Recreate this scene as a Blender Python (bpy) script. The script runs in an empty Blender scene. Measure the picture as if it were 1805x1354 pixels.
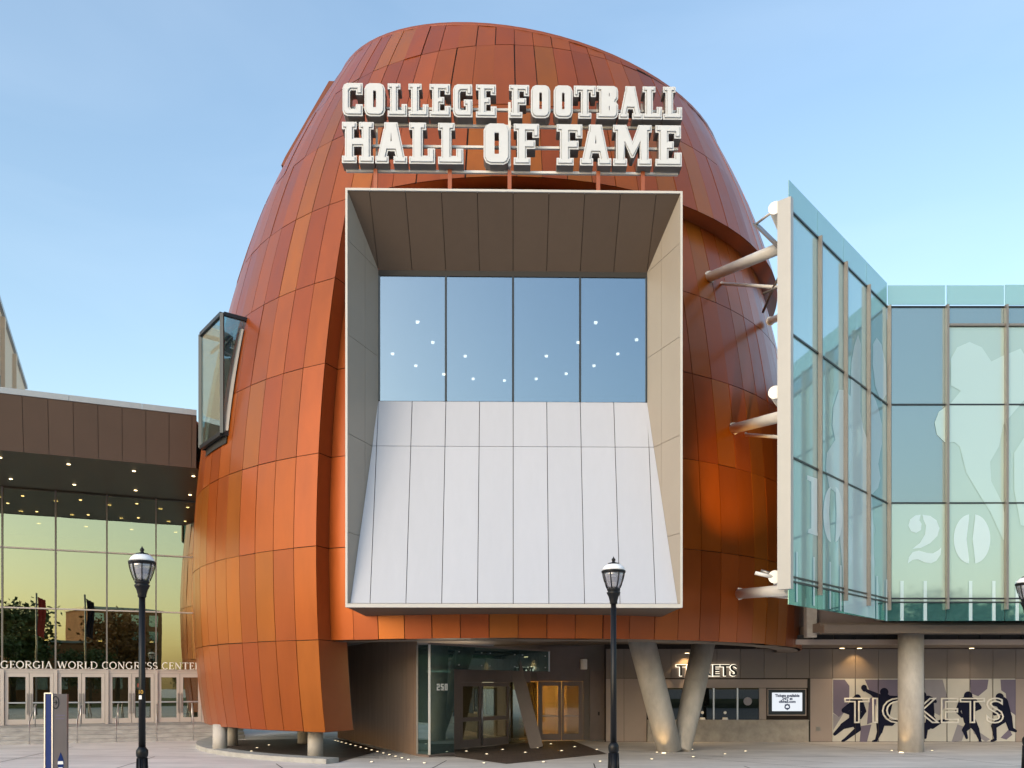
import bpy, math, random
from mathutils import Vector, Matrix
from mathutils.geometry import tessellate_polygon
R = math.radians
rng = random.Random(7)
sc = bpy.context.scene
COL = sc.collection

# ------------------------------------------------------------------ camera
EYE = 2.3; FPX = 1500.0; CX = 902.5; HY = 1208.0      # photo pixels (1805 x 1354)
cam_d = bpy.data.cameras.new('camera'); cam = bpy.data.objects.new('camera', cam_d); COL.objects.link(cam)
cam.location = (0, 0, EYE); cam.rotation_euler = (R(90), 0, 0)
cam_d.sensor_width = 36; cam_d.lens = 36 * FPX / 1805
cam_d.shift_y = (HY - 677) / 1805
cam_d.clip_end = 2000
sc.camera = cam

# ------------------------------------------------------------------ sky, sun, exposure
SUN_EL, SUN_AZ = R(22), R(217)          # azimuth clockwise from +Y: behind the camera, well to the left
wd = bpy.data.worlds.new('World'); sc.world = wd; wd.use_nodes = True
nt = wd.node_tree; nt.nodes.clear()
sky = nt.nodes.new('ShaderNodeTexSky'); sky.sky_type = 'NISHITA'; sky.sun_disc = False
sky.sun_elevation = SUN_EL; sky.sun_rotation = SUN_AZ
sky.altitude = 300; sky.air_density = 1.6; sky.dust_density = 2.6; sky.ozone_density = 2.2
bg = nt.nodes.new('ShaderNodeBackground'); bg.inputs['Strength'].default_value = 0.15
wo = nt.nodes.new('ShaderNodeOutputWorld')
tcw = nt.nodes.new('ShaderNodeTexCoord'); mpw = nt.nodes.new('ShaderNodeMapping'); mpw.inputs['Scale'].default_value = (1.3, 1.3, 4.0)
nsw = nt.nodes.new('ShaderNodeTexNoise'); nsw.inputs['Scale'].default_value = 1.6; nsw.inputs['Detail'].default_value = 5; nsw.inputs['Distortion'].default_value = 0.6
mrw = nt.nodes.new('ShaderNodeMapRange'); mrw.inputs['From Min'].default_value = 0.48; mrw.inputs['From Max'].default_value = 0.80; mrw.inputs['To Max'].default_value = 0.07
mxw = nt.nodes.new('ShaderNodeMix'); mxw.data_type = 'RGBA'; mxw.inputs[7].default_value = (5.2, 5.5, 5.8, 1)      # thin high cloud
nt.links.new(tcw.outputs['Generated'], mpw.inputs['Vector']); nt.links.new(mpw.outputs[0], nsw.inputs['Vector']); nt.links.new(nsw.outputs['Fac'], mrw.inputs['Value'])
nt.links.new(mrw.outputs[0], mxw.inputs[0]); nt.links.new(sky.outputs[0], mxw.inputs[6])
nt.links.new(mxw.outputs[2], bg.inputs[0]); nt.links.new(bg.outputs[0], wo.inputs[0])
sl = bpy.data.lights.new('sun', 'SUN'); so = bpy.data.objects.new('sun', sl); COL.objects.link(so)
sl.energy = 0.34; sl.angle = R(35); sl.color = (1.0, 0.95, 0.9)
sdir = Vector((math.sin(SUN_AZ) * math.cos(SUN_EL), math.cos(SUN_AZ) * math.cos(SUN_EL), math.sin(SUN_EL)))
so.rotation_euler = sdir.to_track_quat('Z', 'Y').to_euler(); so.location = sdir * 60
sc.view_settings.view_transform = 'Standard'; sc.view_settings.look = 'None'
sc.view_settings.gamma = 1; sc.view_settings.use_curve_mapping = False
sc.view_settings.exposure = 1.0

# ------------------------------------------------------------------ helpers
def P(px, py, d):                       # a photo pixel at depth d
    return Vector(((px - CX) / FPX * d, d, EYE + (HY - py) / FPX * d))
def ray_plane(px, py, p0, n):           # a photo pixel on a known plane
    o = Vector((0, 0, EYE)); v = Vector(((px - CX) / FPX, 1, (HY - py) / FPX))
    t = (Vector(p0) - o).dot(n) / v.dot(n)
    return o + v * t

def nset(node, **kw):
    for k, v in kw.items():
        node.inputs[k.replace('_', ' ')].default_value = v

def mat(name, col, rough=0.5, metal=0.0, coat=0.0, coat_rough=0.1, noise=0.0, nscale=3.0, bump=0.0, bscale=20.0,
        emit=None, estr=0.0, objvar=0.0, spec=0.5, stretch=None, rvar=0.0):
    m = bpy.data.materials.new(name); m.use_nodes = True
    t = m.node_tree; b = t.nodes['Principled BSDF']
    b.inputs['Base Color'].default_value = (*col, 1); b.inputs['Roughness'].default_value = rough
    b.inputs['Metallic'].default_value = metal; b.inputs['Coat Weight'].default_value = coat
    b.inputs['Coat Roughness'].default_value = coat_rough; b.inputs['Specular IOR Level'].default_value = spec
    if emit:
        b.inputs['Emission Color'].default_value = (*emit, 1); b.inputs['Emission Strength'].default_value = estr
    tc = None
    def coords(obj=True):
        nonlocal tc
        if tc is None:
            g = t.nodes.new('ShaderNodeNewGeometry')
            tc = g.outputs['Position']
            if stretch:
                mp = t.nodes.new('ShaderNodeMapping'); mp.inputs['Scale'].default_value = stretch
                t.links.new(tc, mp.inputs['Vector']); tc = mp.outputs[0]
        return tc
    if noise > 0 or objvar > 0:
        mul = None
        if noise > 0:
            n = t.nodes.new('ShaderNodeTexNoise'); n.inputs['Scale'].default_value = nscale
            n.inputs['Detail'].default_value = 6; n.inputs['Roughness'].default_value = 0.65
            t.links.new(coords(), n.inputs['Vector'])
            mr = t.nodes.new('ShaderNodeMapRange')
            nset(mr, From_Min=0.25, From_Max=0.75, To_Min=1 - noise, To_Max=1 + noise)
            t.links.new(n.outputs['Fac'], mr.inputs['Value']); mul = mr.outputs[0]
            if rvar > 0:
                m2 = t.nodes.new('ShaderNodeMapRange')
                nset(m2, From_Min=0.3, From_Max=0.7, To_Min=max(0.02, rough - rvar), To_Max=rough + rvar)
                t.links.new(n.outputs['Fac'], m2.inputs['Value']); t.links.new(m2.outputs[0], b.inputs['Roughness'])
        if objvar > 0:
            oi = t.nodes.new('ShaderNodeObjectInfo'); mr = t.nodes.new('ShaderNodeMapRange')
            nset(mr, To_Min=1 - objvar, To_Max=1 + objvar)
            t.links.new(oi.outputs['Random'], mr.inputs['Value'])
            if mul is None: mul = mr.outputs[0]
            else:
                mm = t.nodes.new('ShaderNodeMath'); mm.operation = 'MULTIPLY'
                t.links.new(mul, mm.inputs[0]); t.links.new(mr.outputs[0], mm.inputs[1]); mul = mm.outputs[0]
        vm = t.nodes.new('ShaderNodeVectorMath'); vm.operation = 'SCALE'
        vm.inputs[0].default_value = col
        t.links.new(mul, vm.inputs['Scale']); t.links.new(vm.outputs[0], b.inputs['Base Color'])
    if bump > 0:
        n = t.nodes.new('ShaderNodeTexNoise'); n.inputs['Scale'].default_value = bscale; n.inputs['Detail'].default_value = 5
        t.links.new(coords(), n.inputs['Vector'])
        bp = t.nodes.new('ShaderNodeBump'); bp.inputs['Strength'].default_value = bump; bp.inputs['Distance'].default_value = 0.02
        t.links.new(n.outputs['Fac'], bp.inputs['Height']); t.links.new(bp.outputs[0], b.inputs['Normal'])
    return m

def glass(name, tint, reflect, refl_col, see=1.0, rough=0.0, body=None, bodyw=0.0, wav=0.0):
    """thin pane: mirror part, see-through part and (for frit or tint) a diffuse body"""
    m = bpy.data.materials.new(name); m.use_nodes = True
    t = m.node_tree; t.nodes.clear()
    o = t.nodes.new('ShaderNodeOutputMaterial')
    gl = t.nodes.new('ShaderNodeBsdfGlossy'); gl.inputs['Color'].default_value = (*refl_col, 1); gl.inputs['Roughness'].default_value = rough
    tr = t.nodes.new('ShaderNodeBsdfTransparent'); tr.inputs['Color'].default_value = (*tint, 1)
    back = tr.outputs[0]
    if body:
        df = t.nodes.new('ShaderNodeBsdfDiffuse'); df.inputs['Color'].default_value = (*body, 1)
        tl = t.nodes.new('ShaderNodeBsdfTranslucent'); tl.inputs['Color'].default_value = (*body, 1)
        ms = t.nodes.new('ShaderNodeMixShader'); ms.inputs[0].default_value = 0.3
        t.links.new(df.outputs[0], ms.inputs[1]); t.links.new(tl.outputs[0], ms.inputs[2])
        mb = t.nodes.new('ShaderNodeMixShader'); mb.inputs[0].default_value = bodyw
        t.links.new(tr.outputs[0], mb.inputs[1]); t.links.new(ms.outputs[0], mb.inputs[2]); back = mb.outputs[0]
    fr = t.nodes.new('ShaderNodeLayerWeight'); fr.inputs['Blend'].default_value = 0.5
    mr = t.nodes.new('ShaderNodeMapRange'); nset(mr, To_Min=reflect, To_Max=min(1.0, reflect + 0.5))
    pw = t.nodes.new('ShaderNodeMath'); pw.operation = 'POWER'; pw.inputs[1].default_value = 3.0
    t.links.new(fr.outputs['Facing'], pw.inputs[0]); t.links.new(pw.outputs[0], mr.inputs['Value'])
    mx = t.nodes.new('ShaderNodeMixShader')
    t.links.new(mr.outputs[0], mx.inputs[0]); t.links.new(back, mx.inputs[1]); t.links.new(gl.outputs[0], mx.inputs[2])
    if wav > 0:
        g = t.nodes.new('ShaderNodeNewGeometry'); n = t.nodes.new('ShaderNodeTexNoise'); n.inputs['Scale'].default_value = 0.7
        n.inputs['Detail'].default_value = 1
        t.links.new(g.outputs['Position'], n.inputs['Vector'])
        bp = t.nodes.new('ShaderNodeBump'); bp.inputs['Strength'].default_value = wav; bp.inputs['Distance'].default_value = 0.02
        t.links.new(n.outputs['Fac'], bp.inputs['Height']); t.links.new(bp.outputs[0], gl.inputs['Normal'])
    t.links.new(mx.outputs[0], o.inputs[0])
    return m

class MB:
    def __init__(s): s.v = []; s.f = []; s.sm = []
    def add(s, vs, fs, smooth=False):
        b = len(s.v); s.v += [tuple(v) for v in vs]
        for f in fs: s.f.append(tuple(b + i for i in f)); s.sm.append(smooth)
        return s
    def box(s, c, sz, m=None):
        x, y, z = sz[0] / 2, sz[1] / 2, sz[2] / 2
        vs = [Vector((a * x, b * y, e * z)) for e in (-1, 1) for a, b in ((-1, -1), (1, -1), (1, 1), (-1, 1))]
        if m is not None: vs = [m @ v for v in vs]
        vs = [v + Vector(c) for v in vs]
        return s.add(vs, [(3, 2, 1, 0), (4, 5, 6, 7), (0, 1, 5, 4), (1, 2, 6, 5), (2, 3, 7, 6), (3, 0, 4, 7)])
    def slab(s, quad, n, th):             # quad front face (ccw seen from n), thickness going backwards
        q = [Vector(p) for p in quad]; n = Vector(n).normalized() * th
        k = len(q); vs = q + [p - n for p in q]
        fs = [tuple(range(k)), tuple(range(2 * k - 1, k - 1, -1))]
        fs += [(i, i + k, (i + 1) % k + k, (i + 1) % k) for i in range(k)]
        return s.add(vs, fs)
    def beam(s, a, b, w, h, up=(0, 0, 1)):
        a, b = Vector(a), Vector(b); d = (b - a).normalized(); up = Vector(up)
        if abs(d.dot(up)) > 0.98: up = Vector((0, 1, 0))
        r = d.cross(up).normalized(); u = r.cross(d).normalized()
        vs = []
        for p in (a, b):
            for sx, sy in ((-1, -1), (1, -1), (1, 1), (-1, 1)): vs.append(p + r * sx * w / 2 + u * sy * h / 2)
        return s.add(vs, [(3, 2, 1, 0), (4, 5, 6, 7), (0, 1, 5, 4), (1, 2, 6, 5), (2, 3, 7, 6), (3, 0, 4, 7)])
    def tube(s, pts, rad, n=12, cap=True):
        pts = [Vector(p) for p in pts]; rad = rad if isinstance(rad, (list, tuple)) else [rad] * len(pts)
        rings = []
        for i, p in enumerate(pts):
            d = (pts[min(i + 1, len(pts) - 1)] - pts[max(i - 1, 0)]).normalized()
            up = Vector((0, 0, 1)) if abs(d.z) < 0.95 else Vector((0, 1, 0))
            r = d.cross(up).normalized(); u = r.cross(d).normalized()
            rings.append([p + (r * math.cos(k * 2 * math.pi / n) + u * math.sin(k * 2 * math.pi / n)) * rad[i] for k in range(n)])
        b = len(s.v)
        for rg in rings: s.v += [tuple(v) for v in rg]
        for i in range(len(pts) - 1):
            for k in range(n):
                s.f.append((b + i * n + k, b + i * n + (k + 1) % n, b + (i + 1) * n + (k + 1) % n, b + (i + 1) * n + k)); s.sm.append(True)
        if cap:
            s.f.append(tuple(b + k for k in range(n - 1, -1, -1))); s.sm.append(False)
            e = b + (len(pts) - 1) * n; s.f.append(tuple(e + k for k in range(n))); s.sm.append(False)
        return s
    def lathe(s, prof, c=(0, 0, 0), n=20):
        c = Vector(c); b = len(s.v)
        for r, z in prof:
            for k in range(n):
                a = 2 * math.pi * k / n; s.v.append(tuple(c + Vector((r * math.cos(a), r * math.sin(a), z))))
        for i in range(len(prof) - 1):
            for k in range(n):
                s.f.append((b + i * n + k, b + i * n + (k + 1) % n, b + (i + 1) * n + (k + 1) % n, b + (i + 1) * n + k)); s.sm.append(True)
        s.f.append(tuple(b + k for k in range(n - 1, -1, -1))); s.sm.append(False)
        e = b + (len(prof) - 1) * n; s.f.append(tuple(e + k for k in range(n))); s.sm.append(False)
        return s
    def prism(s, loops, to3, d0, d1):     # 2D loops (outer, holes); to3(u, v, w); front at w=d0, back at d1
        tri = tessellate_polygon([[Vector((x, y, 0)) for x, y in lp] for lp in loops])
        flat = [p for lp in loops for p in lp]; n = len(flat)
        vs = [to3(x, y, d0) for x, y in flat] + [to3(x, y, d1) for x, y in flat]
        fs = []
        for a, b, c in tri:
            (x0, y0), (x1, y1), (x2, y2) = flat[a], flat[b], flat[c]
            if (x1 - x0) * (y2 - y0) - (x2 - x0) * (y1 - y0) < 0: a, b, c = a, c, b
            fs.append((a, b, c)); fs.append((a + n, c + n, b + n))
        o = 0
        for lp in loops:
            k = len(lp)
            for i in range(k):
                j = (i + 1) % k; fs.append((o + i, o + i + n, o + j + n, o + j))
            o += k
        return s.add(vs, fs)
    def mesh(s, name, m):
        me = bpy.data.meshes.new(name); me.from_pydata(s.v, [], s.f)
        me.polygons.foreach_set('use_smooth', s.sm)
        if m: me.materials.append(m)
        me.validate(); me.update()
        return me

def obj(name, data, parent=None, local=False):
    o = bpy.data.objects.new(name, data); COL.objects.link(o)
    if parent:
        o.parent = parent
        if not local: o.matrix_parent_inverse = Matrix.Translation(-world_loc(parent))
    return o
LOC = {}
def world_loc(o):
    return LOC.get(o.name, Vector((0, 0, 0)))
def part(name, mb, m, parent, kind=None, label=None):
    o = obj(name, mb.mesh(name, m), parent)
    if kind: o['kind'] = kind
    if label: o['label'] = label
    return o
def thing(name, label, cat, loc=(0, 0, 0), group=None):
    o = bpy.data.objects.new(name, None); COL.objects.link(o); o.location = loc; o.empty_display_size = 0.3
    LOC[o.name] = Vector(loc)
    o['label'] = label; o['category'] = cat
    if group: o['group'] = group
    return o
def tag(o, label, cat, group=None):
    o['label'] = label; o['category'] = cat
    if group: o['group'] = group
    return o
def struct(name, mb, m, label=None):
    o = obj(name, mb.mesh(name, m)); o['kind'] = 'structure'
    if label: o['label'] = label
    return o
def inset(lp, k):                         # polygon moved inwards by k (ccw outer: k>0 shrinks)
    n = len(lp); area = sum(lp[i][0] * lp[(i + 1) % n][1] - lp[(i + 1) % n][0] * lp[i][1] for i in range(n))
    sg = 1 if area > 0 else -1; out = []
    for i in range(n):
        p0, p1, p2 = Vector(lp[i - 1]), Vector(lp[i]), Vector(lp[(i + 1) % n])
        d1, d2 = (p1 - p0).normalized(), (p2 - p1).normalized()
        n1, n2 = Vector((-d1.y, d1.x)) * sg, Vector((-d2.y, d2.x)) * sg
        b = n1 + n2
        b = n1 if b.length < 1e-4 else b * (1 / max(0.3, (1 + n1.dot(n2))))
        out.append(tuple(p1 + b * k))
    return out

# ------------------------------------------------------------------ materials
ORG = [mat('orange_' + k, c, 0.36, 0.38, 0.22, 0.16, objvar=0.13, noise=0.10, nscale=1.1, spec=0.35, bump=0.10, bscale=1.3, stretch=(1.6, 1.6, 0.5), rvar=0.06) for k, c in
       (('a', (0.322, 0.071, 0.005)), ('b', (0.300, 0.059, 0.006)), ('c', (0.335, 0.090, 0.006)), ('d', (0.280, 0.054, 0.004)), ('e', (0.330, 0.071, 0.009)))]
M = dict(
    joint=mat('joint_dark', (0.02, 0.012, 0.009), 0.8),
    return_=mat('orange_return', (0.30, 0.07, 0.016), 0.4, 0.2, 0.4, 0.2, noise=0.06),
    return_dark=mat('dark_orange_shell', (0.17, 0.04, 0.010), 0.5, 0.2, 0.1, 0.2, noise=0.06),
    white=mat('white_panel', (0.43, 0.445, 0.50), 0.45, 0.0, 0.2, 0.25, noise=0.022, nscale=1.6, objvar=0.03, stretch=(3, 3, 0.35), bump=0.04, bscale=1.5),
    frame=mat('frame_white', (0.52, 0.50, 0.47), 0.4, noise=0.03),
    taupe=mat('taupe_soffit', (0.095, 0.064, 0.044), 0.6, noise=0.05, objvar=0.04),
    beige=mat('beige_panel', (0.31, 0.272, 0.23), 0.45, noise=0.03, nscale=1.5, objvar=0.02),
    brown=mat('brown_metal', (0.21, 0.16, 0.145), 0.42, 0.3, noise=0.12, nscale=1.2, objvar=0.05),
    brown2=mat('brown_rib', (0.27, 0.18, 0.125), 0.38, 0.4, noise=0.2, nscale=1.0, stretch=(4, 4, 0.3)),
    pier=mat('pier_brown', (0.12, 0.092, 0.082), 0.5, noise=0.1),
    dark=mat('dark_void', (0.02, 0.018, 0.016), 0.7),
    soffit=mat('soffit_brown', (0.19, 0.145, 0.115), 0.6, noise=0.15, nscale=0.6),
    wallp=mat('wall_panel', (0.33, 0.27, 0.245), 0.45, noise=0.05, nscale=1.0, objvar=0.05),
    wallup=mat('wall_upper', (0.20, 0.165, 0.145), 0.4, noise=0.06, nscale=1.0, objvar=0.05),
    conc=mat('concrete', (0.34, 0.31, 0.28), 0.75, noise=0.28, nscale=2.2, bump=0.25, bscale=9),
    conc2=mat('concrete_column', (0.42, 0.39, 0.355), 0.75, noise=0.30, nscale=1.7, bump=0.25, bscale=9, stretch=(1, 1, 0.45)),
    plaza=mat('plaza_concrete', (0.64, 0.605, 0.58), 0.75, noise=0.24, nscale=0.42, bump=0.12, bscale=14, stretch=(1, 2.2, 1)),
    kerb=mat('kerb_concrete', (0.36, 0.35, 0.33), 0.8, noise=0.2, nscale=3, bump=0.2),
    paver=mat('dark_paver', (0.10, 0.075, 0.062), 0.6, noise=0.35, nscale=1.6, bump=0.2, stretch=(1, 3, 1)),
    step=mat('step_granite', (0.36, 0.35, 0.34), 0.6, noise=0.35, nscale=2.0, stretch=(1, 1, 4)),
    steel=mat('white_steel', (0.66, 0.64, 0.61), 0.35, 0.0, 0.3, noise=0.04),
    dsteel=mat('dark_steel', (0.035, 0.042, 0.048), 0.35, 0.6),
    gsteel=mat('grey_steel', (0.30, 0.28, 0.26), 0.35, 0.7),
    fin=mat('mullion_fin', (0.215, 0.195, 0.18), 0.4, 0.4, noise=0.05),
    finlt=mat('screen_end_plate', (0.38, 0.37, 0.355), 0.4, 0.1, noise=0.04, nscale=2),
    iron=mat('black_iron', (0.004, 0.004, 0.005), 0.42, 0.0, 0.05, 0.3, spec=0.3, bump=0.08, bscale=40),
    lampcap=mat('lamp_cap_white', (0.80, 0.81, 0.84), 0.3, noise=0.03),
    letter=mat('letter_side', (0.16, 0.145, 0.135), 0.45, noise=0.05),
    letterf=mat('letter_face', (0.56, 0.575, 0.59), 0.35, noise=0.05, nscale=2.5),
    groove=mat('letter_groove', (0.27, 0.27, 0.27), 0.5),
    black=mat('black_letter', (0.01, 0.01, 0.01), 0.4),
    whitef=mat('white_lettering', (0.85, 0.83, 0.80), 0.4),
    navy=mat('mural_navy', (0.010, 0.012, 0.032), 0.8, spec=0.1),
    mauve=mat('mural_mauve', (0.15, 0.125, 0.19), 0.5, noise=0.04),
    mauve2=mat('mural_grey', (0.27, 0.255, 0.29), 0.5, noise=0.04),
    pale=mat('mural_pale', (0.56, 0.54, 0.50), 0.5, noise=0.04, objvar=0.03),
    frost=glass('frosted_film', (0.5, 0.6, 0.6), 0.14, (0.85, 0.97, 1.0), body=(0.62, 0.76, 0.80), bodyw=1.0, rough=0.06),
    frost2=glass('frosted_film_front', (0.5, 0.6, 0.6), 0.20, (0.80, 0.94, 0.94), body=(0.49, 0.65, 0.635), bodyw=1.0, rough=0.05),
    blue=mat('pylon_blue', (0.004, 0.022, 0.12), 0.55, spec=0.2),
    pylong=mat('pylon_grey', (0.17, 0.145, 0.14), 0.4, 0.5, noise=0.05),
    silver=mat('silver', (0.55, 0.56, 0.58), 0.3, 0.8),
    aluminium=mat('door_aluminium', (0.56, 0.50, 0.46), 0.38, 0.3, noise=0.03),
    sand=mat('far_stone', (0.74, 0.57, 0.40), 0.8, noise=0.06),
    brick=mat('far_brick', (0.30, 0.13, 0.06), 0.85, noise=0.2, nscale=1),
    roofm=mat('roof_membrane', (0.35, 0.34, 0.33), 0.7, noise=0.1),
    coping=mat('coping_grey', (0.34, 0.36, 0.38), 0.4, 0.4, noise=0.05),
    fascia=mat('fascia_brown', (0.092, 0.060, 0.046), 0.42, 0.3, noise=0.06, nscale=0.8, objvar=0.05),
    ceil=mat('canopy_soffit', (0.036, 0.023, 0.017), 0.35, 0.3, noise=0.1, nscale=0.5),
    inner=mat('interior_dark', (0.10, 0.08, 0.06), 0.8, noise=0.2, nscale=0.6),
    innerw=mat('interior_wall', (0.26, 0.23, 0.20), 0.7, noise=0.2, nscale=0.6),
    room=mat('room_dark', (0.05, 0.06, 0.075), 0.8),
    bark=mat('bark', (0.07, 0.05, 0.035), 0.9, noise=0.3, nscale=6),
    leaf=mat('leaf', (0.055, 0.085, 0.025), 0.6, noise=0.4, nscale=0.7),
    leaf2=mat('leaf_autumn', (0.20, 0.085, 0.02), 0.6, noise=0.4, nscale=0.7),
    grass=mat('grass', (0.05, 0.09, 0.02), 0.9, noise=0.3, nscale=2),
    red=mat('flag_red', (0.3, 0.02, 0.02), 0.7),
    em_warm=mat('warm_lamp', (0.9, 0.8, 0.6), 0.4, emit=(1.0, 0.72, 0.35), estr=4),
    em_white=mat('room_lamp', (0.9, 0.9, 0.9), 0.4, emit=(1.0, 0.86, 0.62), estr=6),
    em_ground=mat('ground_lamp', (0.9, 0.8, 0.6), 0.4, emit=(1.0, 0.80, 0.5), estr=1.1),
    em_amber=mat('lit_pane', (0.30, 0.20, 0.05), 0.25, emit=(1.0, 0.62, 0.14), estr=0.22, noise=0.25, nscale=0.9),
    cream=mat('cream_wall', (0.62, 0.47, 0.22), 0.7, noise=0.06),
    em_lobby=mat('lobby_lamp', (0.9, 0.8, 0.6), 0.4, emit=(1.0, 0.62, 0.2), estr=14),
    g_lit=glass('frosted_door_glass', (0.8, 0.78, 0.7), 0.08, (0.8, 0.8, 0.7), body=(0.5, 0.42, 0.25), bodyw=0.25),
    em_vest=mat('vestibule_lamp', (0.9, 0.9, 0.85), 0.4, emit=(1.0, 0.85, 0.62), estr=3.5),
    em_screen=mat('screen_glow', (0.1, 0.1, 0.1), 0.3, emit=(0.86, 0.92, 1.0), estr=0.46),
    halo=mat('halo_letter_edge', (0.8, 0.78, 0.7), 0.4, emit=(1.0, 0.9, 0.7), estr=0.9),
    scr=mat('screen_ink', (0.02, 0.04, 0.13), 0.4),
    yellow=mat('sticker_yellow', (0.55, 0.30, 0.03), 0.6),
    redx=mat('exit_red', (0.2, 0.01, 0.01), 0.5, emit=(1, 0.05, 0.02), estr=0.8),
    g_port=glass('portal_glass', (0.5, 0.55, 0.6), 0.52, (0.36, 0.465, 0.56), wav=0.05),
    g_gwc=glass('hall_glass', (0.55, 0.55, 0.42), 0.50, (0.70, 0.70, 0.50), wav=0.06),  # sunset yellow of the mirrored sky put into the reflection tint
    g_door=glass('door_glass', (0.6, 0.6, 0.5), 0.28, (0.8, 0.8, 0.65), wav=0.03),
    g_bay=glass('bay_glass', (0.70, 0.84, 0.84), 0.18, (0.85, 0.95, 0.97)),
    g_side=glass('screen_glass', (0.45, 0.66, 0.67), 0.26, (0.78, 0.95, 0.98), body=(0.43, 0.62, 0.63), bodyw=0.9, rough=0.03),
    g_front=glass('front_glass', (0.5, 0.62, 0.55), 0.24, (0.76, 0.90, 0.88), body=(0.43, 0.575, 0.53), bodyw=0.92, rough=0.04),
    g_grey=glass('grey_glass', (0.3, 0.4, 0.45), 0.50, (0.46, 0.60, 0.64), body=(0.16, 0.21, 0.22), bodyw=0.95, rough=0.2),
    g_skirt=glass('skirt_glass', (0.25, 0.52, 0.52), 0.30, (0.55, 0.88, 0.88), body=(0.10, 0.27, 0.27), bodyw=0.55, rough=0.03),
    g_para=glass('parapet_glass', (0.66, 0.86, 0.86), 0.15, (0.85, 0.97, 0.97), body=(0.36, 0.58, 0.58), bodyw=0.65, rough=0.05),
    g_vest=glass('vestibule_glass', (0.22, 0.36, 0.36), 0.26, (0.60, 0.82, 0.84), body=(0.075, 0.125, 0.125), bodyw=0.6),
    g_tick=glass('ticket_glass', (0.10, 0.12, 0.12), 0.07, (0.6, 0.65, 0.65), body=(0.012, 0.014, 0.014), bodyw=0.7),
    g_lamp=glass('lantern_glass', (0.72, 0.70, 0.72), 0.25, (0.95, 0.95, 1.0), body=(0.55, 0.53, 0.56), bodyw=0.35, rough=0.05),
)

t_ = M['paver'].node_tree; g_ = t_.nodes.new('ShaderNodeNewGeometry'); br = t_.nodes.new('ShaderNodeTexBrick')
br.inputs['Scale'].default_value = 1.6; br.inputs['Mortar Size'].default_value = 0.012; br.inputs['Color1'].default_value = (.125, .088, .072, 1); br.inputs['Color2'].default_value = (.075, .052, .043, 1); br.inputs['Mortar'].default_value = (.03, .026, .024, 1)
t_.links.new(g_.outputs['Position'], br.inputs['Vector']); t_.links.new(br.outputs['Color'], t_.nodes['Principled BSDF'].inputs['Base Color'])
# ------------------------------------------------------------------ ground
def sheet(x0, y0, x1, y1, z):
    return MB().add([(x0, y0, z), (x1, y0, z), (x1, y1, z), (x0, y1, z)], [(0, 1, 2, 3)])
struct('plaza_ground', sheet(-400, -400, 400, 500, 0), M['plaza'])
struct('lawn', sheet(-60, -75, 60, -16, 0.008), M['grass'])
jt = MB()                                             # saw-cut joints of the plaza slabs
for a, b in (((-14, 21.9), (24, 24.6)), ((-12.5, 31.0), (-3.2, 26.2)), ((3.1, 30.4), (9.5, 25.2)), ((5.6, 27.2), (9.4, 22.6)),
             ((-6.9, 24.9), (-5.5, 21.5)), ((-14, 19.6), (24, 21.8)), ((11.4, 33.9), (15.6, 21.0)), ((17.2, 33.9), (24, 22)), ((-20, 26.5), (-10.6, 27.6)), ((-16.4, 31.8), (-14.2, 19)), ((-11.5, 27.4), (-10.3, 19)), ((-2.0, 26.0), (-2.6, 19)), ((2.4, 25.0), (2.0, 19)), ((6.6, 24.2), (6.5, 19)))  + tuple(((-20, y_), (24, y_ + 1.2)) for y_ in (17.6, 26.6)):
    a, b = Vector((*a, 0.004)), Vector((*b, 0.004)); d = (b - a).normalized(); n = Vector((-d.y, d.x, 0)) * 0.016
    jt.add([a - n, b - n, b + n, a + n], [(0, 1, 2, 3)])
struct('paving_joints', jt, M['joint'])
# dark brick apron in front of the entrance
ap = [ray_plane(x, y, (0, 0, 0), Vector((0, 0, 1))) for x, y in ((770, 1334), (800, 1334), (893, 1347), (1070, 1329), (1010, 1306), (860, 1309), (790, 1316))]
struct('brick_apron', MB().add([(p.x, p.y, 0.006) for p in ap], [tuple(range(len(ap)))]), M['paver'])

# ------------------------------------------------------------------ the orange museum building
EC = Vector((-0.2, 36.0, 0))
museum = thing('museum_building', 'large egg-shaped museum clad in orange metal panels with a projecting window portal', 'building', EC)
PROF = [(-2, 11.35), (0.9, 12.05), (3.63, 12.37), (6.36, 12.47), (9.09, 12.36), (11.8, 12.07), (14.55, 11.59), (17.3, 10.92), (20.0, 10.05), (22.75, 8.82), (25.5, 7.32), (28.5, 5.5), (31, 3.6)]
def rad(z):
    for i in range(1, len(PROF) - 2):
        if z <= PROF[i + 1][0] or i == len(PROF) - 3:
            z0, z1 = PROF[i][0], PROF[i + 1][0]; t = (z - z0) / (z1 - z0)
            p0, p1, p2, p3 = PROF[i - 1][1], PROF[i][1], PROF[i + 1][1], PROF[i + 2][1]
            return 0.5 * (2 * p1 + (p2 - p0) * t + (2 * p0 - 5 * p1 + 4 * p2 - p3) * t * t + (3 * p1 - p0 - 3 * p2 + p3) * t ** 3)
def pol(a, r, z):                      # local to the egg's axis; a = azimuth from the front, + to the right
    return Vector((r * math.sin(a), -r * math.cos(a), z))
ZCACHE = {}
def zcut(a):
    z = 24.0
    for _ in range(30):
        p = pol(a, rad(max(15, z)), z) + EC
        z = 0.5 * z + 0.5 * (23.87 - 0.202 * p.x + 0.156 * (p.y - 29.0))
    return z
ROWS = [0.9 + 2.7333 * k for k in range(10)]
STEP = R(4.0)
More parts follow.
